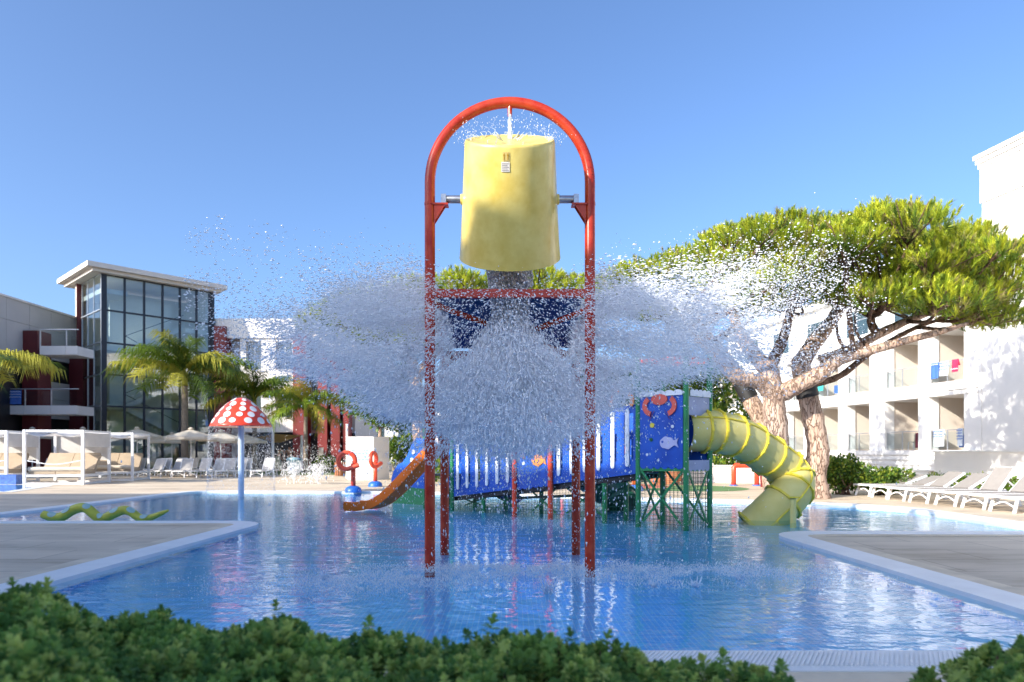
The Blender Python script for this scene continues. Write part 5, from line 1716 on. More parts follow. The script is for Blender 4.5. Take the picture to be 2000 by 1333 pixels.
# ================================================================ FURNITURE
def lounger(label, loc, rz, ang, sling, group):
    t = thing('sun_lounger', label, 'sun lounger', loc, rz, group)
    W, L1, L2, H = 0.30, 1.22, 0.70, 0.33
    ca, sa = math.cos(ang), math.sin(ang)
    hd = Vector((L1, 0, H)); tip = Vector((L1+L2*ca, 0, H+L2*sa))
    for s in (-1, 1):
        MB().beam((0, s*W, H), (1.90, s*W, H), 0.045, 0.05).build('side_rail', M_white, t, world=False)
        MB().beam((L1, s*(W-0.03), H+0.03), tip+Vector((0, s*(W-0.03), 0)), 0.04, 0.05).build('backrest_rail', M_white, t, world=False)
    MB().beam((0, -W, H), (0, W, H), 0.045, 0.05).build('end_rail', M_white, t, world=False)
    MB().beam(tip-Vector((0, W-0.05, 0)), tip+Vector((0, W-0.05, 0)), 0.04, 0.05).build('head_rail', M_white, t, world=False)
    MB().box((0.04, -W+0.02, H+0.015), (L1-0.02, W-0.02, H+0.035)).build('seat', sling, t, world=False)
    up = Vector((-sa, 0, ca)); dr = Vector((ca, 0, sa))
    MB().obox((hd+tip)/2+up*0.045, dr*(L2/2-0.02), Vector((0, W-0.05, 0)), up*0.010).build('backrest', sling, t, world=False)
    for x, dx in ((0.16, -0.10), (1.62, 0.10)):
        for s in (-1, 1):
            MB().beam((x, s*W, H), (x+dx, s*(W+0.015), 0), 0.045, 0.05).build('leg', M_white, t, world=False)
        MB().tube(spline([(x+dx*0.7, -W, 0.12), (x+dx*0.5, 0, 0.22), (x+dx*0.7, W, 0.12)], 5), 0.018, 6).build('stretcher', M_white, t, world=False)
    if ang > 0.2:
        for s in (-1, 1):
            MB().beam((1.78, s*(W-0.05), H), hd.lerp(tip, 0.5)+Vector((0, s*(W-0.05), 0)), 0.03, 0.03).build('prop', M_white, t, world=False)
    return t


ORD = ('first', 'second', 'third', 'fourth', 'fifth', 'sixth', 'seventh', 'eighth', 'ninth', 'tenth', 'eleventh', 'twelfth')
right = [(10.1, 19.8, 22), (10.05, 18.8, 20), (10.0, 17.9, 34), (10.05, 17.0, 32), (10.15, 16.1, 54), (10.2, 15.2, 46), (10.2, 14.3, 46), (10.3, 13.4, 44)]
for i, (x, y, a) in enumerate(right):
    lounger('grey sling sun lounger beside the white garden wall, %s from the shrub' % ORD[i], (x, y, Z_DECK), R(6), R(a), M_sling, 'loungers along the right garden wall')

frontrow = [279, 300, 323, 346, 371, 401, 431, 447, 467, 499]
for i, px in enumerate(frontrow):
    Y = 34.2 + (i % 3)*0.35 + (0.6 if i > 5 else 0)
    q = P(px, 900, Y)
    lounger('pale sun lounger in the front row left of the mushroom, %s from the left' % ORD[i], (q.x, Y, Z_DECK), R(90 + (-6, 4, -3, 7, -8)[i % 5]), R((58, 62, 55, 60, 64)[i % 5]), M_slingw, 'front row of left loungers')
for i, px in enumerate([70, 112, 236, 252, 290, 334, 358, 412, 455]):
    Y = 37.6 + (i % 2)*0.5
    q = P(px, 900, Y)
    lounger('pale sun lounger in the back row under the parasols, %s from the left' % ORD[i], (q.x, Y, Z_DECK), R(90 + (5, -4, 3)[i % 3]), R((60, 56, 63)[i % 3]), M_slingw, 'back row of left loungers')
q = P(765, 920, 33.0); lounger('lone pale sun lounger right of the white sign block', (q.x, 33.0, Z_DECK), R(78), R(60), M_slingw, 'single loungers')
q = P(603, 920, 44.0); lounger('lone sun lounger on the lawn seen from the side', (q.x, 44.0, Z_DECK), R(12), R(52), M_slingw, 'single loungers')


def parasol(label, px, py, Y, r):
    q = P(px, py, Y)
    t = thing('parasol', label, 'parasol', (q.x, Y, Z_DECK), group='ecru parasols over the left loungers')
    zt = q.z
    n_ = 8
    for k in range(n_):
        a0, a1 = 2*PI*k/n_+0.2, 2*PI*(k+1)/n_+0.2
        mb = MB()
        vs = [Vector((q.x, Y, zt))]
        for f in (0.35, 0.7, 1.0):
            for u in (0, 0.5, 1):
                a = a0+(a1-a0)*u
                sag = (0.05*f if u == 0.5 else 0)
                rr = r*f*(math.cos(PI/n_) if u == 0.5 else 1)
                vs.append(Vector((q.x+rr*math.cos(a), Y+rr*math.sin(a), zt-0.42*f**1.05-sag*0.6)))
        vs += [vs[7]-UPV*0.14, vs[8]-UPV*0.14, vs[9]-UPV*0.14]
        mb.add(vs, [(0, 1, 2), (0, 2, 3), (1, 4, 5, 2), (2, 5, 6, 3), (4, 7, 8, 5), (5, 8, 9, 6), (7, 10, 11, 8), (8, 11, 12, 9)])
        mb.build('canopy_panel', M_canopy, t)
        MB().beam((q.x, Y, zt-0.06), (q.x+r*math.cos(a0)*0.98, Y+r*math.sin(a0)*0.98, zt-0.46), 0.02).build('rib', M_white, t)
    MB().tube([(q.x, Y, 0), (q.x, Y, zt+0.02)], 0.03, 8).build('pole', M_white, t, True, angle=40)
    MB().lathe([(0, 0.10), (0.08, 0.07), (0.16, 0.0), (0.12, -0.03)], 12, (q.x, Y, zt+0.02)).build('top_cap', M_canopy, t, True)
    MB().lathe([(0.26, 0), (0.26, 0.06), (0.06, 0.10)], 14, (q.x, Y, Z_DECK)).build('base', M_panel, t, True, angle=40)
    return t


for i, (px, py, Y, r) in enumerate(((63, 838, 40.5, 1.3), (162, 838, 39.0, 1.3), (268, 838, 38.6, 1.35), (336, 848, 41.5, 1.35), (373, 839, 37.6, 1.35), (431, 843, 39.2, 1.35), (475, 848, 42, 1.4))):
    parasol(('parasol partly hidden behind the left daybeds, nearest the left edge', 'parasol behind the main white daybed', 'parasol before the corner of the glass stair tower', 'small far parasol left of the tallest palm trunk',
             'parasol just right of the tallest palm trunk', 'parasol left of the mushroom cap', 'parasol half hidden behind the mushroom pole')[i], px, py, Y, r)

# shade sail with its poles
o = thing('shade_sail', 'tan shade sail stretched between pale poles near the bathers', 'shade sail', (-17, 46, 0))
c_ = [P(500, 855, 46), P(537, 848, 44.5), P(590, 851, 45.5), P(545, 863, 47)]
mb = MB(); N = 8
vs = []
for i in range(N+1):
    for j in range(N+1):
        u, v = i/N, j/N
        q = c_[0].lerp(c_[1], u).lerp(c_[3].lerp(c_[2], u), v)
        vs.append(q - UPV*0.35*math.sin(PI*u)*math.sin(PI*v))
mb.add(vs, [(i*(N+1)+j, (i+1)*(N+1)+j, (i+1)*(N+1)+j+1, i*(N+1)+j+1) for i in range(N) for j in range(N)])
mb.build('sail', M_sail, o, True)
for px, py, Y in ((533, 830, 44.3), (589, 850, 45.6)):
    q = P(px, py, Y)
    MB().tube([(q.x, Y, 0), (q.x, Y, q.z)], 0.085, 10).build('pole', M_white, o, True, angle=40)
q = P(672, 830, 33)
o = tag(MB().tube([(q.x, 33.6, 0), (q.x, 33.6, q.z)], 0.055, 10).tube([(q.x-0.0, 33.6, q.z), (q.x, 33.6, q.z+0.06)], [0.07, 0.05], 10).build('white_post', M_white, None, True, angle=40), 'slim white post left of the white sign block', 'post')


# ---- daybeds with white frames
def daybed(label, loc, rz, awn):
    t = thing('canopy_daybed', label, 'daybed', loc, rz, 'white framed daybeds on the left')
    W, D, H = 2.1, 2.3, 2.15
    k = dict(parent=t, world=False)
    for x in (0, W):
        for y in (0, D):
            MB().box((x-0.05, y-0.05, 0), (x+0.05, y+0.05, H)).build('post', M_white, **k)
    for y in (0, D):
        for z in (0.05, 0.36, H-0.04):
            MB().box((0.05, y-0.035, z-0.04), (W-0.05, y+0.035, z+0.04)).build('rail', M_white, **k)
    for x in (0, W):
        for z in (0.05, 0.36, H-0.04):
            MB().box((x-0.035, 0.05, z-0.04), (x+0.035, D-0.05, z+0.04)).build('rail', M_white, **k)
    for i in range(2):
        x0 = 0.08+i*(W-0.16)/2+0.01; x1 = x0+(W-0.16)/2-0.02
        MB().box((x0, 0.1, 0.42), (x1, 1.25, 0.60)).build('mattress', M_cush, **k)
        c0 = Vector(((x0+x1)/2, 1.25, 0.50)); a = R(50)
        dr = Vector((0, math.cos(a), math.sin(a))); up = Vector((0, -math.sin(a), math.cos(a)))
        MB().obox(c0+dr*0.42+up*0.05, Vector(((x1-x0)/2, 0, 0)), dr*0.44, up*0.09).build('back_cushion', M_cush, **k)
        MB().beam(c0+dr*0.6, (c0.x, 2.1, 0.4), 0.03).build('prop', M_white, **k)
    MB().tube([(0.08, 0.12, 0.62), (W/2, 0.12, 0.62), (W-0.08, 0.12, 0.62)], 0.085, 14).build('roll_cushion', M_cushl, **k, smooth=True, angle=50)
    # roof cloth hanging in two swags
    mb = MB(); NX, NY = 14, 8
    vs = []
    for i in range(NX+1):
        for j in range(NY+1):
            u, v = i/NX, j/NY
            vs.append((u*W, v*D, H-0.10-0.16*abs(math.sin(2*PI*u))*(1-0.4*v)))
    mb.add(vs, [(i*(NY+1)+j, (i+1)*(NY+1)+j, (i+1)*(NY+1)+j+1, i*(NY+1)+j+1) for i in range(NX) for j in range(NY)])
    mb.build('roof_cloth', M_fabric, **k, smooth=True)
    if awn:
        MB().box((W+0.04, 0.06, H-0.66), (W+0.05, D-0.06, H-0.10)).build('side_curtain', M_fabric, **k)
        MB().box((0.06, D+0.04, 0.95), (W-0.06, D+0.05, H-0.12)).build('back_curtain', M_fabric, **k)
        MB().tube(spline([(0.05, 0.0, 0.95), (W/2, 0.0, 0.80), (W-0.05, 0.0, 0.95)], 6), 0.02, 6).build('rope', M_white, **k, smooth=True)
    return t
q = G(48, 948, Z_DECK); daybed('white framed daybed with beige cushions in full view on the left', (q.x, q.y, Z_DECK), R(8), True)
q = G(236, 941, Z_DECK); daybed('white framed daybed right of the fully visible one, before the loungers', (q.x-1.9, q.y+0.2, Z_DECK), R(12), False)
q = G(-30, 949, Z_DECK); daybed('white framed daybed cut off by the left picture edge', (q.x-2.2, q.y+1.0, Z_DECK), R(8), True)

# ---- white sign block with shower
q = G(679, 938, Z_DECK)
o = thing('sign_block', 'white block with blue pool notice behind the loop sprayers', 'block', (q.x, q.y, 0))
X0 = q.x; Y0 = q.y; ww = 51/FPX*Y0; hh = 86/FPX*Y0
MB().prism([(0, 0), (ww, 0), (ww+0.55, 0.9), (0.55, 0.9)], (X0, Y0, 0), (1, 0, 0), (0, 1, 0), hh).build('body', M_wall, o)
sg = MB().box((X0+ww*0.14, Y0-0.02, hh*0.42), (X0+ww*0.80, Y0-0.004, hh*0.74)).build('notice', M_white, o)
rr_ = random.Random(5)
for j in range(9):
    z = hh*(0.715-0.033*j)
    x = X0+ww*0.16
    while x < X0+ww*0.76:
        l_ = rr_.uniform(0.05, 0.16)
        if j == 0 or rr_.random() < 0.8:
            MB().box((x, Y0-0.026, z-0.018), (min(x+l_, X0+ww*0.785), Y0-0.0205, z+0.018)).build('print_word', M_print, sg)
        x += l_+0.03
# bins, signboard
q = P(574, 926, 41.5)
o = thing('pale_blue_bin', 'pale blue round bin in front of the bathers', 'bin', (q.x, 41.5, 0))
MB().lathe([(0.34, 0.0), (0.42, 0.80), (0.44, 0.82), (0.38, 0.84)], 20, (q.x, 41.5, Z_DECK)).build('body', M_bin, o, True, angle=40)
MB().lathe([(0.44, 0.84), (0.40, 0.92), (0.15, 0.98), (0, 0.98)], 20, (q.x, 41.5, Z_DECK)).build('lid', M_bin, o, True, angle=40)
q = P(664, 930, 37)
o = thing('slatted_bin', 'reddish wooden slatted bin left of the white sign block', 'bin', (q.x, 37, 0))
for k in range(14):
    a = 2*PI*k/14
    MB().beam((q.x+0.27*math.cos(a), 37+0.27*math.sin(a), 0.05), (q.x+0.27*math.cos(a), 37+0.27*math.sin(a), 0.78), 0.085, 0.02, up=(math.cos(a), math.sin(a), 0)).build('slat', M_wood, o)
MB().lathe([(0.22, 0.05), (0.22, 0.7)], 14, (q.x, 37, 0)).build('liner', M_dark, o)
q = P(627, 890, 46)
o = thing('pool_notice_board', 'small pale notice board on a thin leg beyond the lawn', 'sign', (q.x, 46, 0))
MB().box((q.x-0.16, 45.98, 0.9), (q.x+0.16, 46.02, 1.65)).build('board', M_canopy, o)
MB().beam((q.x, 46.03, 0), (q.x, 46.03, 1.0), 0.05).build('leg', M_white, o)
# terracotta pots behind the tower
for i, (px, r) in enumerate(((1283, 0.42), (1312, 0.46))):
    q = P(px, 945, 27.0)
    o = thing('terracotta_pot', 'big terracotta pot behind the net, ' + ('left' if i == 0 else 'right') + ' one of two', 'pot', (q.x, 27, 0), group='terracotta pots')
    MB().lathe([(r*0.55, 0), (r*0.9, 0.3), (r, 0.62), (r*0.85, 0.85), (r*0.95, 0.9), (r*0.85, 0.92), (r*0.75, 0.8)], 22, (q.x, 27, Z_DECK)).build('body', M_terra, o, True)
    V, F, MI = leaf_cloud(clumps_at((q.x, 27), 0.2, 0.2, 1.0, 1.25, 5, 0.2, 0.3, 60+i), 400, 0.14, np.random.default_rng(60+i))
    np_mesh('foliage', V, F, M_bush, o, MI)


# ================================================================ PEOPLE
def skin_body(name, label, base, rz, J, E, Rd, extras=(), group=None):
    """one continuous body: joints J (name -> xyz), edges E, radii Rd"""
    t = thing(name, label, 'person', base, rz, group)
    names = list(J)
    me = bpy.data.meshes.new('body')
    me.from_pydata([J[k] for k in names], [(names.index(a), names.index(b_)) for a, b_ in E], [])
    o = bpy.data.objects.new('body', me); COL.objects.link(o); o.parent = t
    PM[o.name] = PM[t.name].copy()
    md = o.modifiers.new('skin', 'SKIN'); md.use_smooth_shade = True
    lay = me.skin_vertices[0] if me.skin_vertices else None
    if lay is None:
        bm = bmesh.new(); bm.from_mesh(me); bm.verts.layers.skin.verify(); bm.to_mesh(me); bm.free()
        lay = me.skin_vertices[0]
    for i, k in enumerate(names):
        r = Rd.get(k, 0.05)
        lay.data[i].radius = r if isinstance(r, tuple) else (r, r)
        lay.data[i].use_root = (k == 'pelvis')
    sb = o.modifiers.new('sub', 'SUBSURF'); sb.levels = 1; sb.render_levels = 1
    me.materials.append(M_skin)
    return t


def person(label, base, rz, lean, arm_l, arm_r, hair_long, garment, top=None):
    J = {'pelvis': (0, 0, 0.92), 'waist': (0, lean*0.10, 1.06), 'chest': (0, lean*0.30, 1.28), 'neck': (0, lean*0.46, 1.45), 'head0': (0, lean*0.55-0.01, 1.53), 'head1': (0, lean*0.62-0.02, 1.64), 'head2': (0, lean*0.66, 1.71)}
    E = [('pelvis', 'waist'), ('waist', 'chest'), ('chest', 'neck'), ('neck', 'head0'), ('head0', 'head1'), ('head1', 'head2')]
    Rd = {'pelvis': (0.15, 0.11), 'waist': (0.13, 0.095), 'chest': (0.17, 0.11), 'neck': 0.055, 'head0': 0.075, 'head1': (0.08, 0.098), 'head2': 0.065}
    for s, n_, arm in ((-1, 'l', arm_l), (1, 'r', arm_r)):
        J.update({'hip'+n_: (s*0.095, 0.0, 0.86), 'knee'+n_: (s*0.11, -0.03, 0.48), 'ankle'+n_: (s*0.11, 0.03, 0.09), 'toe'+n_: (s*0.125, -0.15, 0.03)})
        E += [('pelvis', 'hip'+n_), ('hip'+n_, 'knee'+n_), ('knee'+n_, 'ankle'+n_), ('ankle'+n_, 'toe'+n_)]
        Rd.update({'hip'+n_: 0.095, 'knee'+n_: 0.058, 'ankle'+n_: 0.040, 'toe'+n_: 0.032})
        sh = Vector((s*0.19, lean*0.38, 1.39)); el, wr = Vector(arm[0]), Vector(arm[1])
        J.update({'sh'+n_: sh, 'el'+n_: el, 'wr'+n_: wr})
        E += [('chest', 'sh'+n_), ('sh'+n_, 'el'+n_), ('el'+n_, 'wr'+n_)]
        Rd.update({'sh'+n_: 0.060, 'el'+n_: 0.043, 'wr'+n_: 0.028})
        d = (wr-el).normalized(); side = Vector((0, 1, 0)).cross(d)
        side = side.normalized() if side.length > 0.1 else Vector((1, 0, 0))
        palm = wr+d*0.07
        J['palm'+n_] = palm; E.append(('wr'+n_, 'palm'+n_)); Rd['palm'+n_] = (0.036, 0.02)
        for f in range(4):
            tipv = palm + d*(0.085+0.012*(1.5-abs(f-1.5))) + side*(f-1.5)*0.022 + Vector((0, -0.02, 0))
            J['f%d%s' % (f, n_)] = tipv; E.append(('palm'+n_, 'f%d%s' % (f, n_))); Rd['f%d%s' % (f, n_)] = 0.010
        J['th'+n_] = wr + d*0.05 + side*0.065; E.append(('wr'+n_, 'th'+n_)); Rd['th'+n_] = 0.011
    J = {k: tuple(v) for k, v in J.items()}
    t = skin_body('person', label, base, rz, J, E, Rd)
    hx, hy, hz = J['head1']
    k = dict(parent=t, world=False, smooth=True)
    MB().lathe([(0.0, 0.125), (0.06, 0.115), (0.098, 0.07), (0.106, 0.02), (0.10, -0.03)] + ([(0.095, -0.12), (0.05, -0.22)] if hair_long else []), 16, (hx, hy+0.025, hz+0.02)).build('hair', M_hair, **k)
    MB().lathe([(0.0, 0.02), (0.012, 0.0), (0.016, -0.02), (0.0, -0.028)], 8, (hx, hy-0.105, hz)).build('nose', M_skin, **k)
    for s in (-1, 1):
        MB().lathe([(0.0, 0.008), (0.010, 0.0), (0.0, -0.008)], 8, (hx+s*0.033, hy-0.096, hz+0.022)).build('eye', M_hair, **k)
        MB().lathe([(0.0, 0.03), (0.014, 0.0), (0.0, -0.03)], 8, (hx+s*0.092, hy+0.01, hz)).build('ear', M_skin, **k)
    if garment == 'skirt':
        MB().lathe([(0.165, 1.0), (0.19, 0.86), (0.21, 0.55), (0.25, 0.12), (0.24, 0.11)], 20).build('skirt', M_dress, **k)
        MB().lathe([(0.165, 1.20), (0.19, 1.28), (0.16, 1.38)], 20, (0, lean*0.30, 0)).build('top', M_dress, **k)
    elif garment == 'shorts':
        MB().lathe([(0.165, 1.0), (0.185, 0.86), (0.18, 0.80)], 20).build('waistband', M_short, **k)
        for s in (-1, 1): MB().lathe([(0.115, 0.86), (0.115, 0.55), (0.105, 0.55)], 14, (s*0.10, -0.01, 0)).build('short_leg', M_short, **k)
    if top: MB().lathe([(0.19, 0.95), (0.185, 1.1), (0.20, 1.3), (0.15, 1.43)], 18, (0, lean*0.25, 0)).build('shirt', top, **k)
    return t


q = P(543, 920, 46.5)
person('woman in patterned skirt leaning forward beside the tan sail pole', (q.x, 46.5, Z_DECK), R(55), -0.75, ((-0.20, -0.45, 1.10), (-0.12, -0.58, 0.88)), ((0.20, -0.45, 1.10), (0.12, -0.58, 0.88)), True, 'skirt')
q = P(566, 920, 46.0)
person('bare chested man in swim shorts with arms held out', (q.x, 46.0, Z_DECK), R(5), -0.10, ((-0.36, -0.03, 1.14), (-0.50, -0.10, 0.92)), ((0.38, -0.05, 1.16), (0.56, -0.16, 0.98)), False, 'shorts')
q = P(473, 920, 46.0)
person('person in pale top half hidden behind the mushroom pole', (q.x, 46.0, Z_DECK), R(-30), -0.25, ((-0.24, -0.12, 1.14), (-0.22, -0.30, 0.95)), ((0.24, -0.12, 1.14), (0.22, -0.30, 0.95)), False, 'shorts', M_towelw)
q = P(1326, 945, 28.0)
person('bather behind the play tower with bare legs showing below it', (q.x, 28.0, Z_DECK), R(20), -0.1, ((-0.24, -0.05, 1.14), (-0.26, -0.16, 0.92)), ((0.24, -0.05, 1.14), (0.26, -0.16, 0.92)), False, 'shorts')

# ================================================================ THE SPLASH
def vnoise(x, y, seed):
    """smooth value noise on numpy arrays"""
    r = np.random.default_rng(seed).random((64, 64))
    xi = np.floor(x).astype(int); yi = np.floor(y).astype(int)
    fx = x-xi; fy = y-yi
    fx = fx*fx*(3-2*fx); fy = fy*fy*(3-2*fy)
    g_ = lambda a, b_: r[a % 64, b_ % 64]
    return (g_(xi, yi)*(1-fx)+g_(xi+1, yi)*fx)*(1-fy) + (g_(xi, yi+1)*(1-fx)+g_(xi+1, yi+1)*fx)*fy


def fbm(x, y, seed):
    return (vnoise(x, y, seed)+0.5*vnoise(x*2.1, y*2.1, seed+1)+0.25*vnoise(x*4.3, y*4.3, seed+2))/1.75


TET_V = np.array([[0.94, 0, -0.55], [-0.47, 0.82, -0.55], [-0.47, -0.82, -0.55], [0, 0, 1.25]], float)*1.15
TET_F = np.array([[0, 2, 1], [0, 1, 3], [1, 2, 3], [2, 0, 3]])
OCT_V = np.array([[1, 0, 0], [-1, 0, 0], [0, 1, 0], [0, -1, 0], [0, 0, 1.25], [0, 0, -1.25]], float)
OCT_F = np.array([[0, 2, 4], [2, 1, 4], [1, 3, 4], [3, 0, 4], [2, 0, 5], [1, 2, 5], [3, 1, 5], [0, 3, 5]])


def drops(name, label, pos, vel, rad, stretch, parent=None):
    n = len(pos)
    M = frames(vel + 1e-4, rng.uniform(0, 6.28, n))
    S3 = np.stack([np.ones(n), np.ones(n), stretch], 1)
    VV = []; FF = []; nb = 0
    for sel, tv, tf in ((rad > 0.0078, OCT_V, OCT_F), (rad <= 0.0078, TET_V, TET_F)):
        m_ = int(sel.sum())
        if not m_: continue
        v = np.einsum('nij,kj->nki', M[sel]*S3[sel][:, None, :], tv)*rad[sel][:, None, None] + pos[sel][:, None, :]
        VV.append(v.reshape(-1, 3)); FF.append((tf[None] + (np.arange(m_)*len(tv))[:, None, None]).reshape(-1, 3)+nb)
        nb += m_*len(tv)
    o = np_mesh(name, np.concatenate(VV), np.concatenate(FF), M_drop, parent)
    if parent is None:
        o['label'] = label; o['category'] = 'water spray'
    o['kind'] = 'stuff'
    return o


sr = np.random.default_rng(5)
Y0 = 8.25                                  # middle of the splash plate
def X_(px): return (np.asarray(px, float)-1000)/FPX*Y0
def Z_(py): return CAM_H-(np.asarray(py, float)-885)/FPX*Y0


def sheet(n, xs, top, bot, dens, seed, ysp, rlo, rhi, clump=0.55, edge=0.22):
    """spray thrown out of the plate: density inside a top/bottom envelope, broken up by noise"""
    px = np.array(xs, float)
    out = []
    got = 0
    while got < n:
        k = n*3
        x = sr.uniform(px.min(), px.max(), k)
        t = np.interp(x, px, top); b_ = np.interp(x, px, bot)
        y = sr.uniform(t.min()-40, b_.max()+60, k)
        f = (y-t)/(b_-t)
        w = np.clip((f+edge*0.6)/edge, 0, 1)*np.clip((1+edge*0.9-f)/edge, 0, 1)
        w *= np.interp(x, px, dens)
        rx = (x-1000)/60.0; ry = (y-640)/26.0
        nz = fbm(rx*0.9+ry*0.15, ry*1.3-rx*0.12, seed)
        w *= np.clip((nz-clump+0.22)/0.34, 0.06, 1)
        sel = sr.random(k) < w
        out.append(np.stack([x[sel], y[sel]], 1)); got += sel.sum()
    p = np.concatenate(out)[:n]
    Y = Y0 + sr.normal(size=n)*ysp*(0.8+0.2*np.clip(np.abs(X_(p[:, 0]))/2.5, 0, 1))
    pos = np.stack([X_(p[:, 0]), Y, Z_(p[:, 1])], 1)
    vel = np.stack([pos[:, 0]*1.6, (Y-Y0)*1.2, (pos[:, 2]-2.9)*1.6-0.6], 1)
    rad = rlo + (rhi-rlo)*sr.random(n)**2.4
    return pos, vel, rad, sr.uniform(1.0, 1.7, n)


def ribbons(name, pos, vel, ln, wd):
    """connected strands of water: slim curved leaves of water along the flow"""
    n = len(pos)
    tv = np.array([[0, 0, -1], [0.55, 0.15, -0.35], [0.5, -0.1, 0.4], [0, 0, 1], [-0.5, 0.12, 0.35], [-0.55, -0.12, -0.3]], float)
    tf = np.array([[0, 1, 5], [1, 2, 5], [2, 4, 5], [2, 3, 4]])
    M = frames(vel + sr.normal(size=(n, 3))*0.25, PI/2 + sr.normal(size=n)*0.55)
    S3 = np.stack([wd, wd, ln], 1)
    v = np.einsum('nij,kj->nki', M*S3[:, None, :], tv) + pos[:, None, :]
    f = tf[None] + (np.arange(n)*6)[:, None, None]
    o = np_mesh(name, v.reshape(-1, 3), f.reshape(-1, 3), M_drop)
    o['kind'] = 'stuff'; o['category'] = 'water spray'
    return o


# thrown sheets to the left and the right
drops('left_spray', 'sheet of water thrown to the left of the bucket frame',
      *sheet(57000, [470, 520, 590, 660, 740, 820, 850, 885], [640, 625, 598, 580, 568, 560, 570, 640], [700, 715, 735, 762, 800, 845, 850, 850],
             [0.30, 0.45, 0.72, 0.88, 1.0, 0.95, 0.85, 0.6], 41, 0.66, 0.0029, 0.0092))
drops('right_spray', 'sheet of water thrown to the right of the bucket frame',
      *sheet(52000, [1110, 1140, 1165, 1240, 1320, 1400, 1470, 1560, 1650], [640, 575, 550, 548, 545, 535, 520, 510, 540], [850, 840, 805, 748, 728, 722, 722, 715, 700],
             [0.6, 0.85, 0.95, 1.0, 0.92, 0.75, 0.50, 0.34, 0.16], 51, 0.66, 0.0029, 0.0092))
# heavy curtain between the legs
drops('centre_curtain', 'dense curtain of water falling between the red legs',
      *sheet(78000, [860, 890, 930, 985, 1015, 1060, 1105, 1130], [760, 715, 682, 640, 640, 678, 710, 760], [810, 855, 868, 875, 875, 868, 855, 810],
             [0.5, 0.95, 1.0, 1.0, 1.0, 1.0, 0.95, 0.5], 61, 0.50, 0.0026, 0.0074, 0.30, 0.30))
# veil of drops on the camera side of the front legs
pos, vel, rad, st = sheet(20000, [600, 700, 780, 850, 920, 1000, 1080, 1150, 1230, 1320, 1400], [610, 590, 560, 545, 575, 560, 575, 545, 560, 590, 600], [720, 760, 820, 860, 850, 800, 850, 850, 760, 720, 700],
                          [0.3, 0.6, 0.9, 1.0, 0.5, 0.6, 0.5, 1.0, 0.9, 0.6, 0.3], 91, 0.3, 0.0032, 0.0095, 0.42, 0.25)
sc_ = (7.02+sr.normal(size=len(pos))*0.16)/pos[:, 1]
pos = np.stack([pos[:, 0]*sc_, pos[:, 1]*sc_, CAM_H+(pos[:, 2]-CAM_H)*sc_], 1)
drops('front_veil', 'veil of fine drops in front of the front red legs', pos, vel, rad, st)
# strands inside the sheets
for nm, lab, args, vdir in (
        ('left_strands', 'connected strands of water inside the left spray', (28000, [540, 600, 660, 740, 820, 855, 890], [630, 605, 585, 572, 562, 590, 680], [705, 725, 750, 790, 835, 850, 850], [0.35, 0.7, 0.9, 1.0, 1.0, 0.9, 0.8], 41, 0.36, 0.01, 0.02, 0.50), 0),
        ('right_strands', 'connected strands of water inside the right spray', (22000, [1105, 1140, 1165, 1240, 1320, 1400, 1480], [680, 590, 552, 550, 548, 545, 560], [850, 840, 795, 740, 720, 712, 705], [0.8, 0.9, 1.0, 1.0, 0.85, 0.55, 0.25], 51, 0.36, 0.01, 0.02, 0.50), 0),
        ('centre_strands', 'connected strands of water inside the falling curtain', (40000, [865, 895, 930, 1000, 1060, 1100, 1125], [765, 722, 690, 655, 688, 718, 765], [800, 845, 860, 866, 860, 845, 800], [0.6, 1.0, 1.0, 1.0, 1.0, 1.0, 0.6], 61, 0.34, 0.01, 0.02, 0.26), 1)):
    pos, vel, rad, st = sheet(*args)
    if vdir: vel = np.stack([pos[:, 0]*0.8, (pos[:, 1]-Y0)*0.6, np.full(len(pos), -1.4)], 1)
    pos[:, 1] -= 0.18
    o = ribbons(nm, pos, vel, sr.uniform(0.010, 0.034, len(pos)), sr.uniform(0.005, 0.011, len(pos)))
    o['label'] = lab
# loose drops flung wide and high
n = 7500
px = np.where(sr.random(n) < 0.5, 1000-np.abs(sr.normal(size=n))*0-sr.uniform(180, 640, n), 1000+sr.uniform(180, 680, n))
hi = np.interp(px, [360, 420, 600, 800, 1200, 1400, 1600, 1680], [440, 415, 440, 470, 470, 440, 430, 520])
py = hi + (np.interp(px, [360, 800, 1200, 1680], [640, 900, 900, 720])-hi)*sr.beta(1.6, 1.5, n)
keep = fbm(px/42.0, py/30.0, 71) > 0.40
px, py = px[keep], py[keep]; n = len(px)
Y = Y0+sr.normal(size=n)*0.75
pos = np.stack([(px-1000)/FPX*Y, Y, CAM_H-(py-885)/FPX*Y], 1)
drops('scattered_drops', 'loose drops flying wide of the bucket on both sides', pos, np.stack([pos[:, 0], Y-Y0, pos[:, 2]-3.2], 1), 0.003+0.008*sr.random(n)**2.5, sr.uniform(1, 2, n))
# drops falling below the curtain to the pool
n = 5200
x = sr.normal(size=n)*1.15; Y = Y0+sr.normal(size=n)*0.75
z = sr.uniform(0.02, 2.0, n)
pos = np.stack([x, Y, z], 1)
drops('falling_drops', 'loose drops falling from the curtain into the pool', pos, np.tile([[0.0, 0, -1.0]], (n, 1)), 0.003+0.008*sr.random(n)**2.8, sr.uniform(1, 2.4, n))
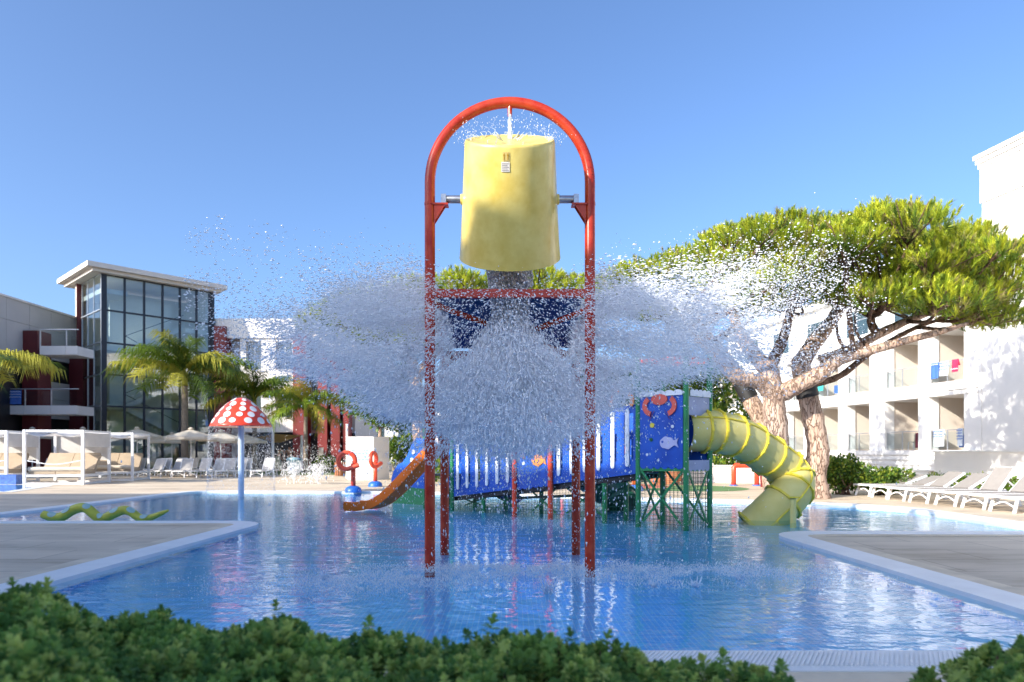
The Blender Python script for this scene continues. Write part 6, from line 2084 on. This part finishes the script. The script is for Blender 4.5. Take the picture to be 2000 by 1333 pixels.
# column from the bucket mouth onto the plate
n = 10000
f = sr.random(n)
w = 0.30-0.12*f+0.22*np.clip(f-0.7, 0, 1)/0.3
a = sr.uniform(0, 2*PI, n); rr = np.sqrt(sr.random(n))*w
pos = np.stack([XC+rr*np.cos(a), 7.92+0.10*f+rr*np.sin(a)*0.8, 3.58-1.0*f], 1)
drops('bucket_pour', 'broken column of water pouring from the bucket mouth', pos, np.tile([[0.0, 0.1, -1.0]], (n, 1)), 0.004+0.011*sr.random(n)**2, sr.uniform(1, 2.6, n))

# ---- jet from the nozzle and the little splashes on the bucket
def splash_crown(mb, c, r, h, k, seed, lean=0.6):
    r_ = random.Random(seed)
    for i in range(k):
        a = 2*PI*i/k+r_.uniform(-.3, .3)
        d = Vector((math.cos(a), math.sin(a), 0))
        hh_ = h*r_.uniform(0.3, 1.0)
        p = [Vector(c)+d*r*0.4, Vector(c)+d*r*(0.7+0.2*lean)+UPV*hh_*0.6, Vector(c)+d*r*(0.9+0.5*lean)+UPV*hh_]
        mb.tube(p, [0.008*r_.uniform(.6, 1.3), 0.005, 0.002], 5)
M_clear = mat('clear splash water', (0.78, 0.85, 0.92), 0.08, 0.03, 5, spec=0.8, transl=0.5)
jt = thing('nozzle_jet', 'thin jet falling from the arch nozzle onto the bucket', 'water jet', (XC, YF-0.2, ZP+0.5))
jz0, jz1 = ZS+RA-0.15, ZP+0.535
for k in range(5):
    pts = []
    for i in range(13):
        f = i/12
        pts.append((XC+0.018*math.sin(k*1.26+f*5)*(0.7+f*0.6), YF-0.02-0.0*f+0.018*math.cos(k*1.26+f*6), jz0+(jz1-jz0)*f))
    MB().tube(pts, [0.007*(1+0.5*math.sin(i*1.9+k)) for i in range(13)], 6).build('strand', M_clear, jt, True)
sp = MB()
ct = cB + zz*0.60
for k in range(46):
    a = sr.uniform(0, 2*PI); rr = 0.40+0.06*sr.random()
    p = ct + zx*rr*math.cos(a) + zy*rr*math.sin(a)
    if p.y < YF-0.42 and sr.random() < 0.8: continue
    d = (zx*math.cos(a)+zy*math.sin(a))*0.35 + Vector((0, 0, sr.uniform(0.2, 0.9)))
    h = sr.uniform(0.02, 0.10)*(1.9 if abs(p.x-(XC-0.22)) < 0.1 else 1)
    sp.tube([p, p+d*h*0.6+Vector((sr.normal()*0.02, 0, 0.01)), p+d*h+Vector((sr.normal()*0.03, 0, 0))], [0.005, 0.0032, 0.001], 5)
for k in range(12):
    a = sr.uniform(0, 2*PI)
    p = ct+zx*0.1*math.cos(a)+zy*0.1*math.sin(a)
    sp.tube([p, p+Vector((math.cos(a)*0.05, math.sin(a)*0.05, 0.05)), p+Vector((math.cos(a)*0.09, math.sin(a)*0.09, 0.07))], [0.006, 0.004, 0.002], 5)
o = sp.build('bucket_top_splash', M_clear, None, True); tag(o, 'small splashes leaping from the top of the yellow bucket', 'water spray', kind='stuff')
n = 900
a = sr.uniform(0, 2*PI, n); rr = 0.40+np.abs(sr.normal(size=n))*0.10
pos = np.array(ct)[None]+np.stack([rr*np.cos(a), rr*np.sin(a)*0.8, np.abs(sr.normal(size=n))*0.07-0.04], 1)
drops('bucket_top_drops', 'fine drops round the top rim of the yellow bucket', pos, np.tile([[0.0, 0.1, 1.0]], (n, 1)), 0.0015+0.0038*sr.random(n)**2, sr.uniform(1, 2, n))

# ---- churned patches where the water lands: low crowns and drops on the surface
def landing(name, label, patches, seed):
    r = np.random.default_rng(seed)
    mb_pos = []; mb_vel = []; mb_rad = []; mb_st = []
    for (cx, cy, sx, sy, n, h) in patches:
        x = cx+r.normal(size=n)*sx; y = cy+r.normal(size=n)*sy
        cl = fbm(x*3.5+40, y*3.5+40, seed)
        k = cl > 0.38
        x, y = x[k], y[k]; m_ = len(x)
        z = np.abs(r.normal(size=m_))*h*(0.4+1.2*(cl[k]-0.38))
        mb_pos.append(np.stack([x, y, z+0.004], 1))
        mb_vel.append(np.stack([r.normal(size=m_)*0.4, r.normal(size=m_)*0.4, np.ones(m_)], 1))
        mb_rad.append(0.0018+0.0042*r.random(m_)**2.2); mb_st.append(r.uniform(1, 2.2, m_))
    p = np.concatenate(mb_pos)
    ok = (p[:, 0] > -4.3) & (p[:, 0] < 3.95) & (p[:, 1] > 4.4)
    drops(name, label, p[ok], np.concatenate(mb_vel)[ok], np.concatenate(mb_rad)[ok], np.concatenate(mb_st)[ok])
landing('surface_splash', 'low white splashes where the water lands on the pool',
        [(0.0, 7.5, 0.8, 0.12, 9000, 0.06), (0.15, 7.2, 1.0, 0.25, 6000, 0.04), (-1.5, 6.7, 0.75, 0.35, 9500, 0.04), (-1.0, 7.1, 0.5, 0.3, 1200, 0.03), (2.2, 7.2, 0.8, 0.35, 9500, 0.045), (1.6, 6.55, 0.5, 0.15, 1000, 0.05),
         (0.0, 12.2, 1.6, 0.5, 3000, 0.05), (-2.4, 9.5, 0.9, 0.4, 1200, 0.04), (2.6, 9.6, 0.9, 0.5, 1200, 0.04), (0.3, 6.15, 0.06, 0.06, 160, 0.12)], 81)
cr = MB()
for k, (x, y, s) in enumerate(((0.33, 6.2, 1.0), (1.75, 6.5, 0.7), (1.35, 6.5, 0.6), (-0.95, 6.75, 0.6), (2.3, 6.9, 0.7), (-1.9, 6.9, 0.5))):
    splash_crown(cr, (x, y, 0.0), 0.07*s, 0.16*s, 14, k)
tag(cr.build('splash_crowns', M_clear, None, True), 'little crown splashes on the near pool surface', 'water spray', kind='stuff')
# mushroom water curtain and far jets
n = 5200
a = sr.uniform(0, 2*PI, n); z = sr.uniform(0.0, 2.05, n)
rr = RM-0.02+0.05*sr.random(n)+0.04*(2.05-z)
pos = np.stack([mx+rr*np.cos(a), my+rr*np.sin(a), z], 1)
drops('mushroom_curtain', 'thin curtain of drops falling from the mushroom rim', pos, np.tile([[0.0, 0, -1.0]], (n, 1)), 0.003+0.005*sr.random(n)**2, sr.uniform(1, 3, n))
for i, (px, py, h, Yj) in enumerate(((574, 950, 0.9, 27.5), (620, 950, 0.8, 27.0))):
    q = P(px, py, Yj)
    n = 1100
    t_ = sr.random(n); a = sr.uniform(0, 2*PI, n)
    v_ = 0.25+0.5*sr.random(n)
    pos = np.stack([q.x+np.cos(a)*v_*t_*0.9, Yj+np.sin(a)*v_*t_*0.9, 0.05+h*4*t_*(1-t_)*(0.5+0.5*sr.random(n))], 1)
    drops('ground_jet', ('left' if i == 0 else 'right') + ' one of two ground water jets behind the pool', pos, np.tile([[0.0, 0, 1.0]], (n, 1)), 0.006+0.010*sr.random(n)**2, sr.uniform(1, 3, n))
n = 1800
x = bx(600, 30.0)+sr.normal(size=n)*1.6; z = 0.5+np.abs(sr.normal(size=n))*0.55; Y = 30+sr.normal(size=n)*0.6
drops('far_spray', 'haze of fine drops before the bathers and palms', np.stack([x, Y, z], 1), np.tile([[0.0, 0, 1.0]], (n, 1)), 0.006+0.010*sr.random(n)**2, sr.uniform(1, 2, n))
